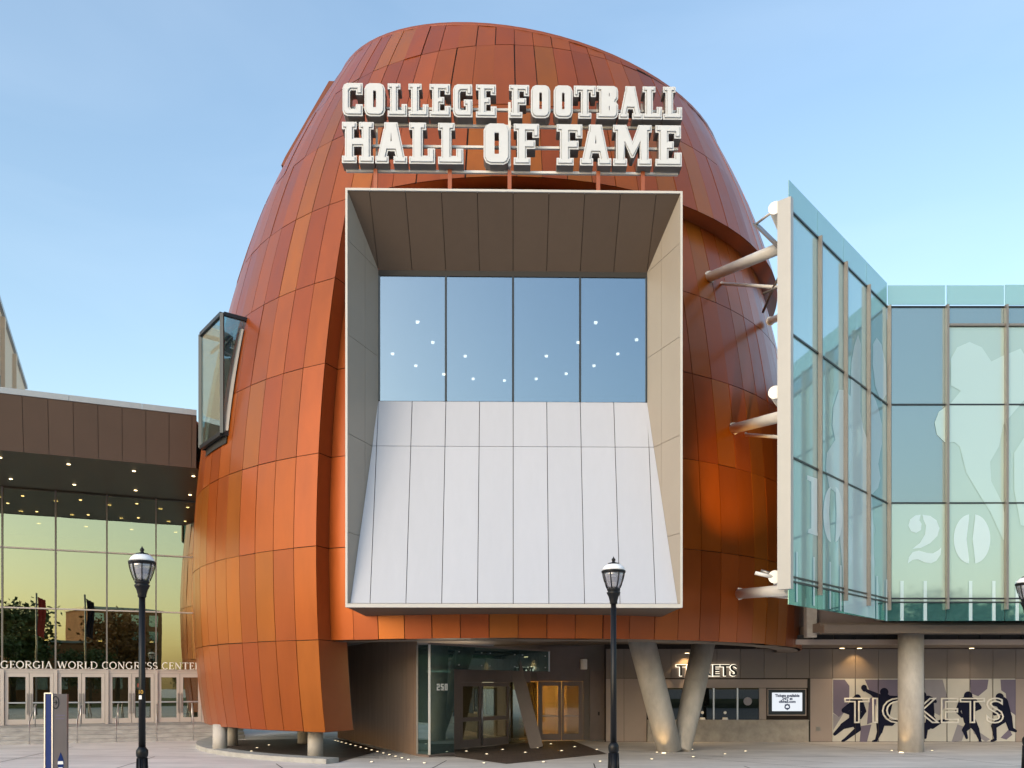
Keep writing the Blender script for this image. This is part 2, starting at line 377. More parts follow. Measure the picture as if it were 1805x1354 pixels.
def shell_mesh(name, off, az0, az1, z0, z1, m, nz=24, na=None, cut=False, hole=None, th=0.0):
    mb = MB(); na = na or max(2, int((az1 - az0) / R(2)))
    for i in range(na + 1):
        a = az0 + (az1 - az0) * i / na
        zt = min(z1, zcut(a) - 0.02) if cut else z1
        for j in range(nz + 1):
            z = z0 + (zt - z0) * j / nz; mb.v.append(tuple(pol(a, rad(z) + off, z)))
    for i in range(na):
        for j in range(nz):
            if hole:
                a = az0 + (az1 - az0) * (i + 0.5) / na; z = z0 + (z1 - z0) * (j + 0.5) / nz
                if abs(a) < hole[0] and hole[1] < z < hole[2]: continue
            b = i * (nz + 1) + j; mb.f.append((b, b + nz + 1, b + nz + 2, b + 1)); mb.sm.append(True)
    return mb.mesh(name, m)
def panel_mesh(off, z0, zt0, zt1, mats, half=STEP / 2, gap=0.011, th=0.04, nz=4, zb1=None):
    """one curved cladding panel centred on azimuth 0; tops may differ left and right"""
    mb = MB(); outer = []
    for side, zt in ((-1, zt0), (1, zt1)):
        col = []
        for j in range(nz + 1):
            z = z0 + gap + (zt - gap - z0 - gap) * j / nz
            r = rad(z) + off; a = side * (half - gap / r)
            col.append((pol(a, r, z), pol(a, r - th, z)))
        outer.append(col)
    L, Rr = outer
    mb.v = [tuple(p[0]) for p in L] + [tuple(p[0]) for p in Rr] + [tuple(p[1]) for p in L] + [tuple(p[1]) for p in Rr] + \
           [tuple(p[0]) for p in L] + [tuple(p[0]) for p in Rr]
    k = nz + 1
    for j in range(nz):
        mb.f.append((j, k + j, k + j + 1, j + 1)); mb.sm.append(True)
        mb.f.append((4 * k + j, 4 * k + j + 1, 2 * k + j + 1, 2 * k + j)); mb.sm.append(False)
        mb.f.append((5 * k + j, 3 * k + j, 3 * k + j + 1, 5 * k + j + 1)); mb.sm.append(False)
    mb.f.append((4 * k, 2 * k, 3 * k, 5 * k)); mb.sm.append(False)
    mb.f.append((4 * k + nz, 5 * k + nz, 3 * k + nz, 2 * k + nz)); mb.sm.append(False)
    return mb.mesh('panel', mats)
WEIGHT = [0, 0, 0, 1, 1, 2, 2, 3, 4, 4]
_pm = {}
def put_panel(parent, key, mk, a):
    mi = rng.choice(WEIGHT)
    if key is None: me = mk(ORG[mi])
    else:
        if (key, mi) not in _pm: _pm[(key, mi)] = mk(ORG[mi])
        me = _pm[(key, mi)]
    o = bpy.data.objects.new('panel', me); COL.objects.link(o); o.parent = parent
    o.rotation_euler = (rng.gauss(0, 0.0004), rng.gauss(0, 0.0004), a + rng.gauss(0, 0.0002))
    return o
def shell_part(name, me):
    o = bpy.data.objects.new(name, me); COL.objects.link(o); o.parent = museum; return o
AZW = R(-26.2)                          # front edge of the outer left shell
ZC = ROWS[6]
# outer shell on the left
outer = shell_part('outer_shell', shell_mesh('outer_shell', -0.05, R(-122), AZW - 0.001, ROWS[0] + 0.01, ZC, M['joint']))
rest = []
k = 0
while AZW - STEP * (k + 0.5) > R(-122):
    a = AZW - STEP * (k + 0.5); k += 1
    for r_ in range(6):
        if a < R(-79): rest.append((a, r_, 0)); continue
        put_panel(outer, ('w', r_), lambda m, r_=r_: panel_mesh(0, ROWS[r_], ROWS[r_ + 1], ROWS[r_ + 1], m), a)
# cap shell
cap = shell_part('upper_shell', shell_mesh('upper_shell', -0.05, R(-180), R(180), ZC, 27, M['joint'], na=180, cut=True))
n_cap = 90
for i in range(n_cap):
    a = AZW - STEP * (i + 0.5)
    if a < -math.pi: a += 2 * math.pi
    c0, c1 = zcut(a - STEP / 2), zcut(a + STEP / 2)
    for r_ in range(6, 10):
        zb = ROWS[r_]; zt = ROWS[r_ + 1] if r_ < 9 else 99
        t0, t1 = min(zt, c0), min(zt, c1)
        if min(t0, t1) < zb + 0.12: continue
        if abs(a) > R(76): rest.append((a, r_, (t0, t1))); continue
        cutp = t0 < zt or t1 < zt
        put_panel(cap, None if cutp else ('c', r_), lambda m: panel_mesh(0, zb, t0, t1, m), a)
# inner wall on the front and the right
inner = shell_part('inner_wall', shell_mesh('inner_wall', -0.62, AZW - R(4), R(122), ROWS[1] + 0.01, ZC + 0.05, M['joint'], nz=40, hole=(R(21.5), 9.3, 14.5)))
k = 0
while AZW + STEP * (k + 0.5) < R(122):
    a = AZW + STEP * (k + 0.5); k += 1
    for r_ in range(1, 6):
        if abs(a) < R(22) and 2 <= r_ <= 4: continue        # behind the window portal
        if a > R(79): rest.append((a, r_, -1)); continue
        put_panel(inner, ('i', r_), lambda m, r_=r_: panel_mesh(-0.57, ROWS[r_], ROWS[r_ + 1], ROWS[r_ + 1], m), a)
# cladding round the back
mb = MB()
for a, r_, t in rest:
    off = -0.57 if t == -1 else 0
    zs = (ROWS[r_], ROWS[r_ + 1]) if not isinstance(t, tuple) else (ROWS[r_], min(t))
    q = []
    for aa, z in ((a - STEP / 2 + .001, zs[0] + .01), (a + STEP / 2 - .001, zs[0] + .01), (a + STEP / 2 - .001, zs[1] - .01), (a - STEP / 2 + .001, zs[1] - .01)):
        q.append(pol(aa, rad(z) + off, z))
    mb.add(q, [(0, 1, 2, 3)])
rp = shell_part('rear_cladding', mb.mesh('rear_cladding', ORG[0])); rp['kind'] = 'stuff'
# soffit under the cap's edge, edge returns of the left shell, undersides, roof
def ring(name, z, ro, ri, a0, a1, m, down=True, n=None, zf=None):
    mb = MB(); n = n or int(abs(a1 - a0) / R(2)) + 1
    for i in range(n + 1):
        a = a0 + (a1 - a0) * i / n
        mb.v += [tuple(pol(a, ro, z)), tuple(pol(a, ri, z))]
    for i in range(n):
        b = 2 * i; mb.f.append((b, b + 1, b + 3, b + 2)); mb.sm.append(False)
    return shell_part(name, mb.mesh(name, m))
ring('shell_soffit', ZC - 0.01, rad(ZC) - 0.01, rad(ZC) - 0.75, AZW, R(180), M['return_'])
mb = MB()
for z0, z1, dep in [(ROWS[0], ROWS[1], 1.35)] + [(ROWS[i], ROWS[i + 1], 0.62) for i in range(1, 6)]:
    nz = 6
    for j in range(nz):
        za, zb = z0 + (z1 - z0) * j / nz, z0 + (z1 - z0) * (j + 1) / nz
        if j == 0: za += 0.01
        if j == nz - 1: zb -= 0.01
        mb.add([pol(AZW + .0005, rad(za), za), pol(AZW + .0005, rad(za) - dep, za), pol(AZW + .0005, rad(zb) - dep, zb), pol(AZW + .0005, rad(zb), zb)], [(0, 1, 2, 3)])
shell_part('edge_return', mb.mesh('edge_return', M['return_']))
ring('shell_underside', ROWS[0], rad(ROWS[0]) - 0.005, rad(ROWS[0]) - 1.35, R(-122), AZW, M['soffit'])
mb = MB()                                # inner face of the left shell's lowest row
for i in range(48):
    a0, a1 = R(-122) + (AZW - R(-122)) * i / 48, R(-122) + (AZW - R(-122)) * (i + 1) / 48
    mb.add([pol(a1, rad(.9) - 1.35, .9), pol(a0, rad(.9) - 1.35, .9), pol(a0, rad(3.63) - 1.35, 3.63), pol(a1, rad(3.63) - 1.35, 3.63)], [(0, 1, 2, 3)])
shell_part('inner_lining', mb.mesh('inner_lining', M['soffit']))
mb = MB(); n = 90                        # roof sheet and its edge trim
vs = [pol(2 * math.pi * i / n, rad(zcut(2 * math.pi * i / n)) - 0.05, zcut(2 * math.pi * i / n) - 0.06) for i in range(n)]
mb.add(vs, [tuple(range(n))]); shell_part('roof', mb.mesh('roof', M['roofm']))
mb = MB()
for i in range(n + 1):
    a = 2 * math.pi * (i % n) / n; z = zcut(a)
    mb.v += [tuple(pol(a, rad(z) + .03, z - .05)), tuple(pol(a, rad(z) + .02, z + .05)), tuple(pol(a, rad(z) - .2, z + .05))]
for i in range(n):
    b = 3 * i; mb.f += [(b, b + 3, b + 4, b + 1), (b + 1, b + 4, b + 5, b + 2)]; mb.sm += [True, True]
shell_part('roof_edge_trim', mb.mesh('roof_edge_trim', M['return_']))
# overlapping shell behind the left shoulder
mb = MB(); na, nz = 14, 10
def fin_r(z): return 7.45 + (27.5 - z) * 0.555 - max(0, 24.2 - z) * 0.12
AF = R(-86)
for i in range(na + 1):
    a = AF - R(50) * i / na
    for j in range(nz + 1):
        z = 23.9 + (27.5 - 1.2 * i / na - 23.9) * j / nz; mb.v.append(tuple(pol(a, fin_r(z), z)))
for i in range(na):
    for j in range(nz):
        b = i * (nz + 1) + j; mb.f.append((b + nz + 1, b, b + 1, b + nz + 2)); mb.sm.append(True)
b0 = len(mb.v)
for j in range(nz + 1):                  # its leading edge
    z = 23.9 + 3.6 * j / nz; mb.v += [tuple(pol(AF, fin_r(z), z)), tuple(pol(AF, rad(z) - .1, z))]
for j in range(nz):
    b = b0 + 2 * j; mb.f.append((b, b + 1, b + 3, b + 2)); mb.sm.append(False)
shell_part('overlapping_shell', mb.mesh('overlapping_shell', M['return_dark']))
# floor slab over the entrance: dark folded soffit
mb = MB(); zs = ROWS[1] - 0.02
n = 64
mb.add([pol(2 * math.pi * i / n, 11.55, zs + .35) for i in range(n)], [tuple(range(n - 1, -1, -1))])
part_soff = shell_part('entrance_soffit', mb.mesh('entrance_soffit', M['soffit']))
ring('soffit_rim', zs, 11.66, 10.9, R(-30), R(125), M['soffit'])
for (pts, zz) in (([(-6.2, 25.6), (-2.2, 25.3), (-3.4, 28.6)], 3.72), ([(0.1, 25.2), (2.3, 25.3), (1.6, 27.6), (.5, 27.6)], 3.66), ([(2.6, 25.3), (7.2, 26.9), (5.8, 30.8)], 3.70),
                  ([(-7.6, 27.2), (-5.2, 26.4), (-6.4, 30.5)], 3.66), ([(-1.9, 25.3), (-.2, 25.2), (-2.4, 27.6)], 3.86)):
    mb = MB(); q = [Vector((x - EC.x, y - EC.y, zz + (0.12 if i == 2 else 0))) for i, (x, y) in enumerate(pts)]
    mb.add(q + [Vector((p.x, p.y, 3.97)) for p in q], [tuple(range(len(q) - 1, -1, -1))] + [(i, (i + 1) % len(q), (i + 1) % len(q) + len(q), i + len(q)) for i in range(len(q))])
    shell_part('folded_soffit_panel', mb.mesh('folded_soffit_panel', M['soffit'])).parent = part_soff

# round columns under the left shell, their kerb and paving
for x, y, r_ in ((-9.95, 29.0, 0.24), (-10.62, 32.2, 0.24), (-6.12, 26.5, 0.24), (-8.2, 33.5, .24)):
    part('support_column', MB().tube([(x, y, 0.02), (x, y, 0.97)], r_, 24), M['conc2'], museum)
mb = MB(); n = 40; ko, ki = [], []
for i in range(n + 1):
    a = R(-25) - R(62) * i / n
    ko.append(pol(a, 12.35, 0) + EC); ki.append(pol(a, 11.75, 0) + EC)
for i in range(n + 1):
    for p in (ko[i], ki[i]): mb.v += [(p.x, p.y, 0.002), (p.x, p.y, 0.15)]
for i in range(n):
    b = 4 * i
    mb.f += [(b, b + 1, b + 5, b + 4), (b + 1, b + 3, b + 7, b + 5), (b + 3, b + 2, b + 6, b + 7)]; mb.sm += [False] * 3
mb.f += [(0, 2, 3, 1), (4 * n + 1, 4 * n + 3, 4 * n + 2, 4 * n)]; mb.sm += [False] * 2
struct('kerb', mb, M['kerb'])
mb = MB()
pv = [pol(R(-25) - R(62) * i / 20, 11.74, 0.01) + EC for i in range(21)] + [Vector((-7.6, 36.8, .01)), Vector((-4.6, 30, .01))]
mb.add(pv, [tuple(range(len(pv) - 1, -1, -1))]); struct('paving_under_shell', mb, M['paver'])

# ---------------- window portal (front face at depth 22, the glass at 23.5)
def F(x, d, z): return Vector((x, d + 0.017 * x, z))
FX0, FX1, FZ0, FZ1, FD = -4.28, 4.41, 4.32, 15.09, 22.0
BX0, BX1, BZ0, BZ1, BD = -3.68, 3.74, 10.13, 13.72, 23.5
portal = obj('window_portal', None, museum); LOC[portal.name] = Vector((0, 0, 0)); portal.matrix_parent_inverse = Matrix.Translation(-EC)
def ppart(name, mb, m): 
    o = obj(name, mb.mesh(name, m)); o.parent = portal; return o
mb = MB()                                # outer casing back to the wall
for q in ([(FX0, FD, FZ0), (FX0, 25.6, FZ0), (FX0, 25.6, FZ1), (FX0, FD, FZ1)], [(FX1, FD, FZ0), (FX1, FD, FZ1), (FX1, 25.6, FZ1), (FX1, 25.6, FZ0)],
          [(FX0, FD, FZ1), (FX0, 25.6, FZ1), (FX1, 25.6, FZ1), (FX1, FD, FZ1)], [(FX0, FD, FZ0), (FX1, FD, FZ0), (FX1, 25.6, FZ0), (FX0, 25.6, FZ0)]):
    mb.add([F(*p) for p in q], [(0, 1, 2, 3)])
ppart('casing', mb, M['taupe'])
fw = 0.045                               # thin white leading frame
for name, (x0, x1, z0, z1) in (('l', (FX0 - .01, FX0 + fw, FZ0 - .01, FZ1 + .01)), ('r', (FX1 - fw, FX1 + .01, FZ0 - .01, FZ1 + .01)),
                               ('t', (FX0 + fw, FX1 - fw, FZ1 - fw, FZ1 + .012)), ('b', (FX0 + fw, FX1 - fw, FZ0 - .012, FZ0 + .05))):
    mb = MB().slab([F(x0, FD - .03, z0), F(x1, FD - .03, z0), F(x1, FD - .03, z1), F(x0, FD - .03, z1)], (0, -1, 0), .14)
    ppart('frame_bar', mb, M['frame'])
fx0, fx1, fz0, fz1 = FX0 + fw, FX1 - fw, FZ0 + 0.05, FZ1 - fw
def lerp(a, b, t): return a + (b - a) * t
def quadpanel(name, q, m, th=0.03, gap=0.008, back=None):
    """panel from four corners with a small gap all round"""
    q = [Vector(p) for p in q]; n = (q[1] - q[0]).cross(q[3] - q[0]).normalized()
    c = []
    for i in range(4):
        a, b = (q[(i + 1) % 4] - q[i]), (q[(i - 1) % 4] - q[i])
        c.append(q[i] + a.normalized() * gap * (a.length > gap * 3) + b.normalized() * gap * (b.length > gap * 3))
    return MB().slab(c, n, th)
# soffit of the portal: tapering strips
tops = [(660 + 59 * i) for i in range(9)]
nb = 8
bx = [lerp(BX0, BX1, i / nb) for i in range(nb + 1)]
fxs = bx
for xb_, xf_, sgn in ((BX0, fx0, -1), (BX1, fx1, 1)):      # tapering end pieces
    q_ = [F(xb_ + sgn * .006, BD, BZ1), F(xf_, FD, fz1), F(xb_ + sgn * .006, FD, fz1)]
    if sgn < 0: q_ = q_[::-1]
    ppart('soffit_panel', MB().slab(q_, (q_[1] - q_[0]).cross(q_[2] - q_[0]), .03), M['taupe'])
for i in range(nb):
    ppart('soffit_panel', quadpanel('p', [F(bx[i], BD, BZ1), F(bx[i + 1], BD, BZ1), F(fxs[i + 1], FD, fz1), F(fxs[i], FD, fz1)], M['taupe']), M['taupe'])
# side panels
def side_x(right, d):
    t = (d - FD) / (BD - FD); return lerp(fx1, BX1, t) if right else lerp(fx0, BX0, t)
levels = [(13.78, 13.72), (11.35, 11.35), (8.8, 8.8), (6.25, 6.25)]
zf = [fz1] + [a for a, b in levels] + [fz0]; zb = [BZ1] + [b for a, b in levels] + [fz0]
def slab_d(z):                           # depth of the sloping white slab at height z
    return lerp(FD + 0.10, BD, (z - 4.42) / (BZ0 - 4.42))
for right in (False, True):
    for i in range(5):
        dA, dB = FD, BD
        mid = 0.55
        for (s0, s1) in ((0, mid), (mid, 1)):
            d0, d1 = lerp(dA, dB, s0), lerp(dA, dB, s1)
            q = [F(side_x(right, d0), d0, lerp(zf[i + 1], zb[i + 1], s0)), F(side_x(right, d1), d1, lerp(zf[i + 1], zb[i + 1], s1)),
                 F(side_x(right, d1), d1, lerp(zf[i], zb[i], s1)), F(side_x(right, d0), d0, lerp(zf[i], zb[i], s0))]
            if right: q = [q[1], q[0], q[3], q[2]]
            if (q[2] - q[1]).length < 0.02 or (q[3] - q[0]).length < 0.02:
                q = [q[0], q[1], q[2] + Vector((0, 0, .03)), q[3] + Vector((0, 0, .03))]
            ppart('side_panel', quadpanel('p', q, M['beige'], gap=0.006), M['beige'])
# dark backing behind the side and soffit panels
mb = MB()
for right in (False, True):
    s = 1 if right else -1
    mb.add([F(side_x(right, FD) + s * .035, FD + .02, fz0), F(side_x(right, BD) + s * .035, BD, fz0), F(side_x(right, BD) + s * .035, BD, BZ1 + .04), F(side_x(right, FD) + s * .035, FD + .02, fz1 - .02)], [(0, 1, 2, 3)])
mb.add([F(fx0, FD + .02, fz1 + .03), F(fx1, FD + .02, fz1 + .03), F(BX1, BD, BZ1 + .05), F(BX0, BD, BZ1 + .05)], [(0, 1, 2, 3)])
ppart('backing', mb, M['joint'])
# white sloping slab: 8 columns in two tiers plus the edge strips
zj = 8.8
def slab_pt(u, z):                       # u in 0..1 across the clear width at that depth
    d = slab_d(z); return F(lerp(side_x(False, d), side_x(True, d), u), d, z)
def slab_x(x, z):
    d = slab_d(z); return F(x, d, z)
ux = [lerp(BX0, BX1, i / nb) for i in range(nb + 1)]
for (z0, z1) in ((4.42, zj), (zj, BZ0)):
    xs = []
    lo = [side_x(False, slab_d(z0)), side_x(True, slab_d(z0))]; hi = [side_x(False, slab_d(z1)), side_x(True, slab_d(z1))]
    xb, xt = [lo[0]] + ux + [lo[1]], [hi[0]] + ux + [hi[1]]
    for i in range(len(xb) - 1):
        q = [slab_x(xb[i] + .004, z0), slab_x(xb[i + 1], z0), slab_x(xt[i + 1], z1), slab_x(xt[i] + .004, z1)]
        if (q[1] - q[0]).length < .05: continue
        if (q[2] - q[3]).length < .02: q[3] = q[2] - Vector((.02, 0, 0))
        ppart('sloping_panel', quadpanel('p', q, M['white'], gap=0.007), M['white'])
q = [slab_pt(0, 4.40), slab_pt(1, 4.40), slab_pt(1, BZ0), slab_pt(0, BZ0)]
ppart('slab_backing', MB().add([p + Vector((0, .03, 0)) for p in q], [(0, 1, 2, 3)]), M['joint'])
ppart('sill_lip', MB().slab([F(fx0, FD - .02, FZ0 + .052), F(fx1, FD - .02, FZ0 + .052), F(fx1, FD - .02, FZ0 + .085), F(fx0, FD - .02, FZ0 + .085)], (0, -1, 0), .10), M['frame'])
# window: four panes, dark mullions, room behind with ceiling lamps
hz = BZ1 - 0.14
for i in range(4):
    x0, x1 = lerp(BX0, BX1, i / 4), lerp(BX0, BX1, (i + 1) / 4)
    ppart('pane', MB().slab([F(x0 + .03, BD + .02, BZ0 + .01), F(x1 - .03, BD + .02, BZ0 + .01), F(x1 - .03, BD + .02, hz), F(x0 + .03, BD + .02, hz)], (0, -1, 0), .012), M['g_port'])
for i in range(5):
    x = lerp(BX0, BX1, i / 4) + (.02 if i == 0 else -.02 if i == 4 else 0)
    ppart('mullion', MB().slab([F(x - .024, BD - .015, BZ0 + .01), F(x + .024, BD - .015, BZ0 + .01), F(x + .024, BD - .015, hz + .0), F(x - .024, BD - .015, hz)], (0, -1, 0), .09), M['dsteel'])
ppart('head_bar', MB().slab([F(BX0, BD - .01, hz), F(BX1, BD - .01, hz), F(BX1, BD - .01, BZ1 + .03), F(BX0, BD - .01, BZ1 + .03)], (0, -1, 0), .14), M['dark'])
room = MB(); rz0, rz1 = 9.4, 13.8          # a throat behind the glass that widens into the gallery
secs = [(-3.7, 3.76, BD + .1), (-4.5, 4.6, 26.2), (-5.2, 5.0, 27.0), (-5.2, 5.0, 34.0)]
for (a0, a1, da), (c0, c1, dc) in zip(secs[:-1], secs[1:]):
    room.add([(a0, da, rz0), (a1, da, rz0), (c1, dc, rz0), (c0, dc, rz0), (a0, da, rz1), (a1, da, rz1), (c1, dc, rz1), (c0, dc, rz1)], [(0, 1, 2, 3), (4, 7, 6, 5), (0, 3, 7, 4), (1, 5, 6, 2)])
room.add([(-5.2, 34, rz0), (5.0, 34, rz0), (5.0, 34, rz1), (-5.2, 34, rz1)], [(0, 1, 2, 3)])
ppart('room', room, M['room'])
for (x, y) in ((736, 568), (763, 604), (692, 624), (733, 645), (782, 660), (820, 628), (834, 668), (889, 671), (945, 668), (998, 659), (963, 628), (1019, 604), (1050, 569), (1047, 645), (1089, 624), (1122, 599)):
    p = ray_plane(x, y, (0, 0, rz1 - .03), Vector((0, 0, 1)))
    ppart('ceiling_lamp', MB().lathe([(0.05, -.03), (.058, 0), (.058, .028)], p, 14), M['em_white'])

# ---------------- glass bay on the left shoulder
bn = Vector((-0.79, -0.61, 0)).normalized(); bt = Vector((bn.y, -bn.x, 0))      # outward, along (towards the viewer's right)
if bt.x < 0: bt = -bt
bc = Vector((-10.1, 28.55, 0)); z0, z1 = 10.5, 14.4; hw = 1.09; dep = 1.25
bay = obj('glass_bay', None); bay.parent = museum; bay.matrix_parent_inverse = Matrix.Translation(-EC)
def bpart(name, mb, m):
    o = obj(name, mb.mesh(name, m)); o.parent = bay; return o
c = {(i, j): bc + bt * (hw * i) - bn * (dep * j) for i in (-1, 1) for j in (0, 1)}
for i in (-1, 1):
    bpart('corner_post', MB().beam(c[(i, 0)] + Vector((0, 0, z0)), c[(i, 0)] + Vector((0, 0, z1)), .11, .11), M['dsteel'])
for z in (z0, z1):
    bpart('frame_bar', MB().beam(c[(-1, 0)] + Vector((0, 0, z)) + bt * .056, c[(1, 0)] + Vector((0, 0, z)) - bt * .056, .11, .13), M['dsteel'])
    for i in (-1, 1):
        bpart('frame_bar', MB().beam(c[(i, 0)] + Vector((0, 0, z)) - bn * .056, c[(i, 1)] + Vector((0, 0, z)), .10, .12), M['dsteel'])
bpart('frame_bar', MB().beam(c[(-1, 0)] + Vector((0, 0, z1 - .55)) - bn * .35 + bt * .06, c[(1, 0)] + Vector((0, 0, z1 - .55)) - bn * .35 - bt * .06, .08, .08), M['dsteel'])
bpart('pane', MB().slab([c[(-1, 0)] + bt * .05 + Vector((0, 0, z0 + .05)), c[(1, 0)] - bt * .05 + Vector((0, 0, z0 + .05)), c[(1, 0)] - bt * .05 + Vector((0, 0, z1 - .05)), c[(-1, 0)] + bt * .05 + Vector((0, 0, z1 - .05))], bn, .02), M['g_bay'])
for i in (-1, 1):
    a, b = c[(i, 0)] - bn * .05, c[(i, 1)]
    bpart('pane', MB().slab([a + Vector((0, 0, z0 + .05)), b + Vector((0, 0, z0 + .05)), b + Vector((0, 0, z1 - .05)), a + Vector((0, 0, z1 - .05))], bt * i, .02), M['g_bay'])
bpart('pane', MB().slab([c[(-1, 0)] + Vector((0, 0, z1 + .02)), c[(1, 0)] + Vector((0, 0, z1 + .02)), c[(1, 1)] + Vector((0, 0, z1 + .02)), c[(-1, 1)] + Vector((0, 0, z1 + .02))], (0, 0, 1), .02), M['g_bay'])
bpart('floor_plate', MB().slab([c[(-1, 0)] + Vector((0, 0, z0 + .03)), c[(1, 0)] + Vector((0, 0, z0 + .03)), c[(1, 1)] + Vector((0, 0, z0 + .03)), c[(-1, 1)] + Vector((0, 0, z0 + .03))], (0, 0, 1), .05), M['dsteel'])
# dark lined opening set against the cladding inside the bay
mb = MB()
ca = math.atan2(bc.x - EC.x, -(bc.y - EC.y))
for j in range(8):
    za, zb_ = z0 - .3 + (z1 - z0 - .1) * j / 8, z0 - .3 + (z1 - z0 - .1) * (j + 1) / 8
    for i in range(6):
        a0, a1 = ca + R(-4.8 + 10.0 * i / 6), ca + R(-4.8 + 10.0 * (i + 1) / 6)
        mb.add([pol(a0, rad(za) + .04, za) + EC, pol(a1, rad(za) + .04, za) + EC, pol(a1, rad(zb_) + .04, zb_) + EC, pol(a0, rad(zb_) + .04, zb_) + EC], [(0, 1, 2, 3)])
bpart('opening', mb, M['dark'])
mb = MB()
for s in (-1, 1):
    for j in range(8):
        za, zb_ = z0 + .1 + (z1 - z0 - .45) * j / 8, z0 + .1 + (z1 - z0 - .45) * (j + 1) / 8
        mb.beam(pol(ca + s * R(5.1), rad(za) + .05, za) + EC, pol(ca + s * R(5.1), rad(zb_) + .05, zb_) + EC, .12, .1)
for i in range(6):
    mb.beam(pol(ca + R(-4.6 + 9.2 * i / 6), rad(z1 - .3) + .06, z1 - .3) + EC, pol(ca + R(-4.6 + 9.2 * (i + 1) / 6), rad(z1 - .3) + .06, z1 - .3) + EC, .12, .2)
bpart('opening_trim', mb, M['fin'])

# ------------------------------------------------------------------ rooftop sign
G = {
 'L': ([(0, 10), (4.6, 10), (4.6, 8.2), (3.7, 8.2), (3.7, 2), (5, 2), (5, 3.8), (7, 3.8), (7, 0), (0, 0), (0, 1.8), (.9, 1.8), (.9, 8.2), (0, 8.2)], []),
 'H': ([(0, 10), (3.9, 10), (3.9, 8.2), (3.2, 8.2), (3.2, 6.1), (5.2, 6.1), (5.2, 8.2), (4.5, 8.2), (4.5, 10), (8.4, 10), (8.4, 8.2), (7.6, 8.2), (7.6, 1.8), (8.4, 1.8), (8.4, 0), (4.5, 0), (4.5, 1.8), (5.2, 1.8), (5.2, 4), (3.2, 4), (3.2, 1.8), (3.9, 1.8), (3.9, 0), (0, 0), (0, 1.8), (.8, 1.8), (.8, 8.2), (0, 8.2)], []),
 'O': ([(1.7, 10), (5.1, 10), (6.2, 9.5), (6.8, 8.3), (6.8, 1.7), (6.2, .5), (5.1, 0), (1.7, 0), (.6, .5), (0, 1.7), (0, 8.3), (.6, 9.5)], [[(2.7, 7.9), (2.5, 7.5), (2.5, 2.5), (2.7, 2.1), (4.1, 2.1), (4.3, 2.5), (4.3, 7.5), (4.1, 7.9)]]),
 'C': ([(1.6, 10), (6.8, 10), (6.8, 6.4), (4.5, 6.4), (4.5, 7.8), (2.9, 7.8), (2.5, 7.4), (2.5, 2.6), (2.9, 2.2), (4.3, 2.2), (4.5, 3.6), (6.8, 3.6), (6.8, 0), (1.6, 0), (.5, .5), (0, 1.6), (0, 8.4), (.5, 9.5)], []),
 'E': ([(0, 10), (6.8, 10), (6.8, 6.8), (5, 6.8), (5, 8), (3.5, 8), (3.5, 6.1), (4.9, 6.1), (4.9, 3.9), (3.5, 3.9), (3.5, 2), (5, 2), (5, 3.4), (7, 3.4), (7, 0), (0, 0), (0, 1.8), (.9, 1.8), (.9, 8.2), (0, 8.2)], []),
 'F': ([(0, 10), (6.8, 10), (6.8, 6.6), (5, 6.6), (5, 8), (3.5, 8), (3.5, 6), (5.8, 6), (5.8, 3.9), (3.5, 3.9), (3.5, 1.8), (4.5, 1.8), (4.5, 0), (0, 0), (0, 1.8), (.9, 1.8), (.9, 8.2), (0, 8.2)], []),
 'G': ([(1.6, 10), (6.8, 10), (6.8, 6.6), (4.6, 6.6), (4.6, 7.8), (2.9, 7.8), (2.5, 7.4), (2.5, 2.6), (2.9, 2.2), (4.5, 2.2), (4.5, 3.4), (3.8, 3.4), (3.8, 5.4), (6.9, 5.4), (6.9, 0), (1.6, 0), (.5, .5), (0, 1.6), (0, 8.4), (.5, 9.5)], []),
 'T': ([(0, 10), (7.4, 10), (7.4, 6.6), (5.7, 6.6), (5.7, 8), (5, 8), (5, 1.8), (5.9, 1.8), (5.9, 0), (1.5, 0), (1.5, 1.8), (2.4, 1.8), (2.4, 8), (1.7, 8), (1.7, 6.6), (0, 6.6)], []),
 'B': ([(0, 10), (5.6, 10), (6.6, 9.4), (6.9, 8.4), (6.9, 6.2), (6.2, 5.2), (6.9, 4.3), (6.9, 1.5), (6.5, .5), (5.6, 0), (0, 0), (0, 1.8), (.9, 1.8), (.9, 8.2), (0, 8.2)], [[(3.5, 8), (3.5, 6.2), (4.5, 6.2), (4.5, 8)], [(3.5, 4.1), (3.5, 2), (4.5, 2), (4.5, 4.1)]]),
 'A': ([(2.4, 10), (6, 10), (7.9, 1.8), (8.6, 1.8), (8.6, 0), (4.9, 0), (4.9, 1.8), (5.45, 1.8), (5.15, 3), (3.45, 3), (3.15, 1.8), (3.6, 1.8), (3.6, 0), (0, 0), (0, 1.8), (.65, 1.8), (2.2, 8.4), (2.4, 8.4)], [[(4.3, 7.9), (3.75, 4.9), (4.85, 4.9)]]),
 'M': ([(0, 10), (3.6, 10), (5.2, 6), (6.8, 10), (10.4, 10), (10.4, 8.2), (9.6, 8.2), (9.6, 1.8), (10.4, 1.8), (10.4, 0), (6.6, 0), (6.6, 1.8), (7.2, 1.8), (7.2, 5.4), (5.6, 2), (4.8, 2), (3.2, 5.4), (3.2, 1.8), (3.8, 1.8), (3.8, 0), (0, 0), (0, 1.8), (.8, 1.8), (.8, 8.2), (0, 8.2)], []),
}
sign = thing('rooftop_sign', 'two-line white block letter sign reading COLLEGE FOOTBALL HALL OF FAME above the portal', 'sign', (0.06, 22.1, 15.1))
SD = 21.95
def SX(zx): return ((580 + zx / 2.735) - CX) / FPX * SD
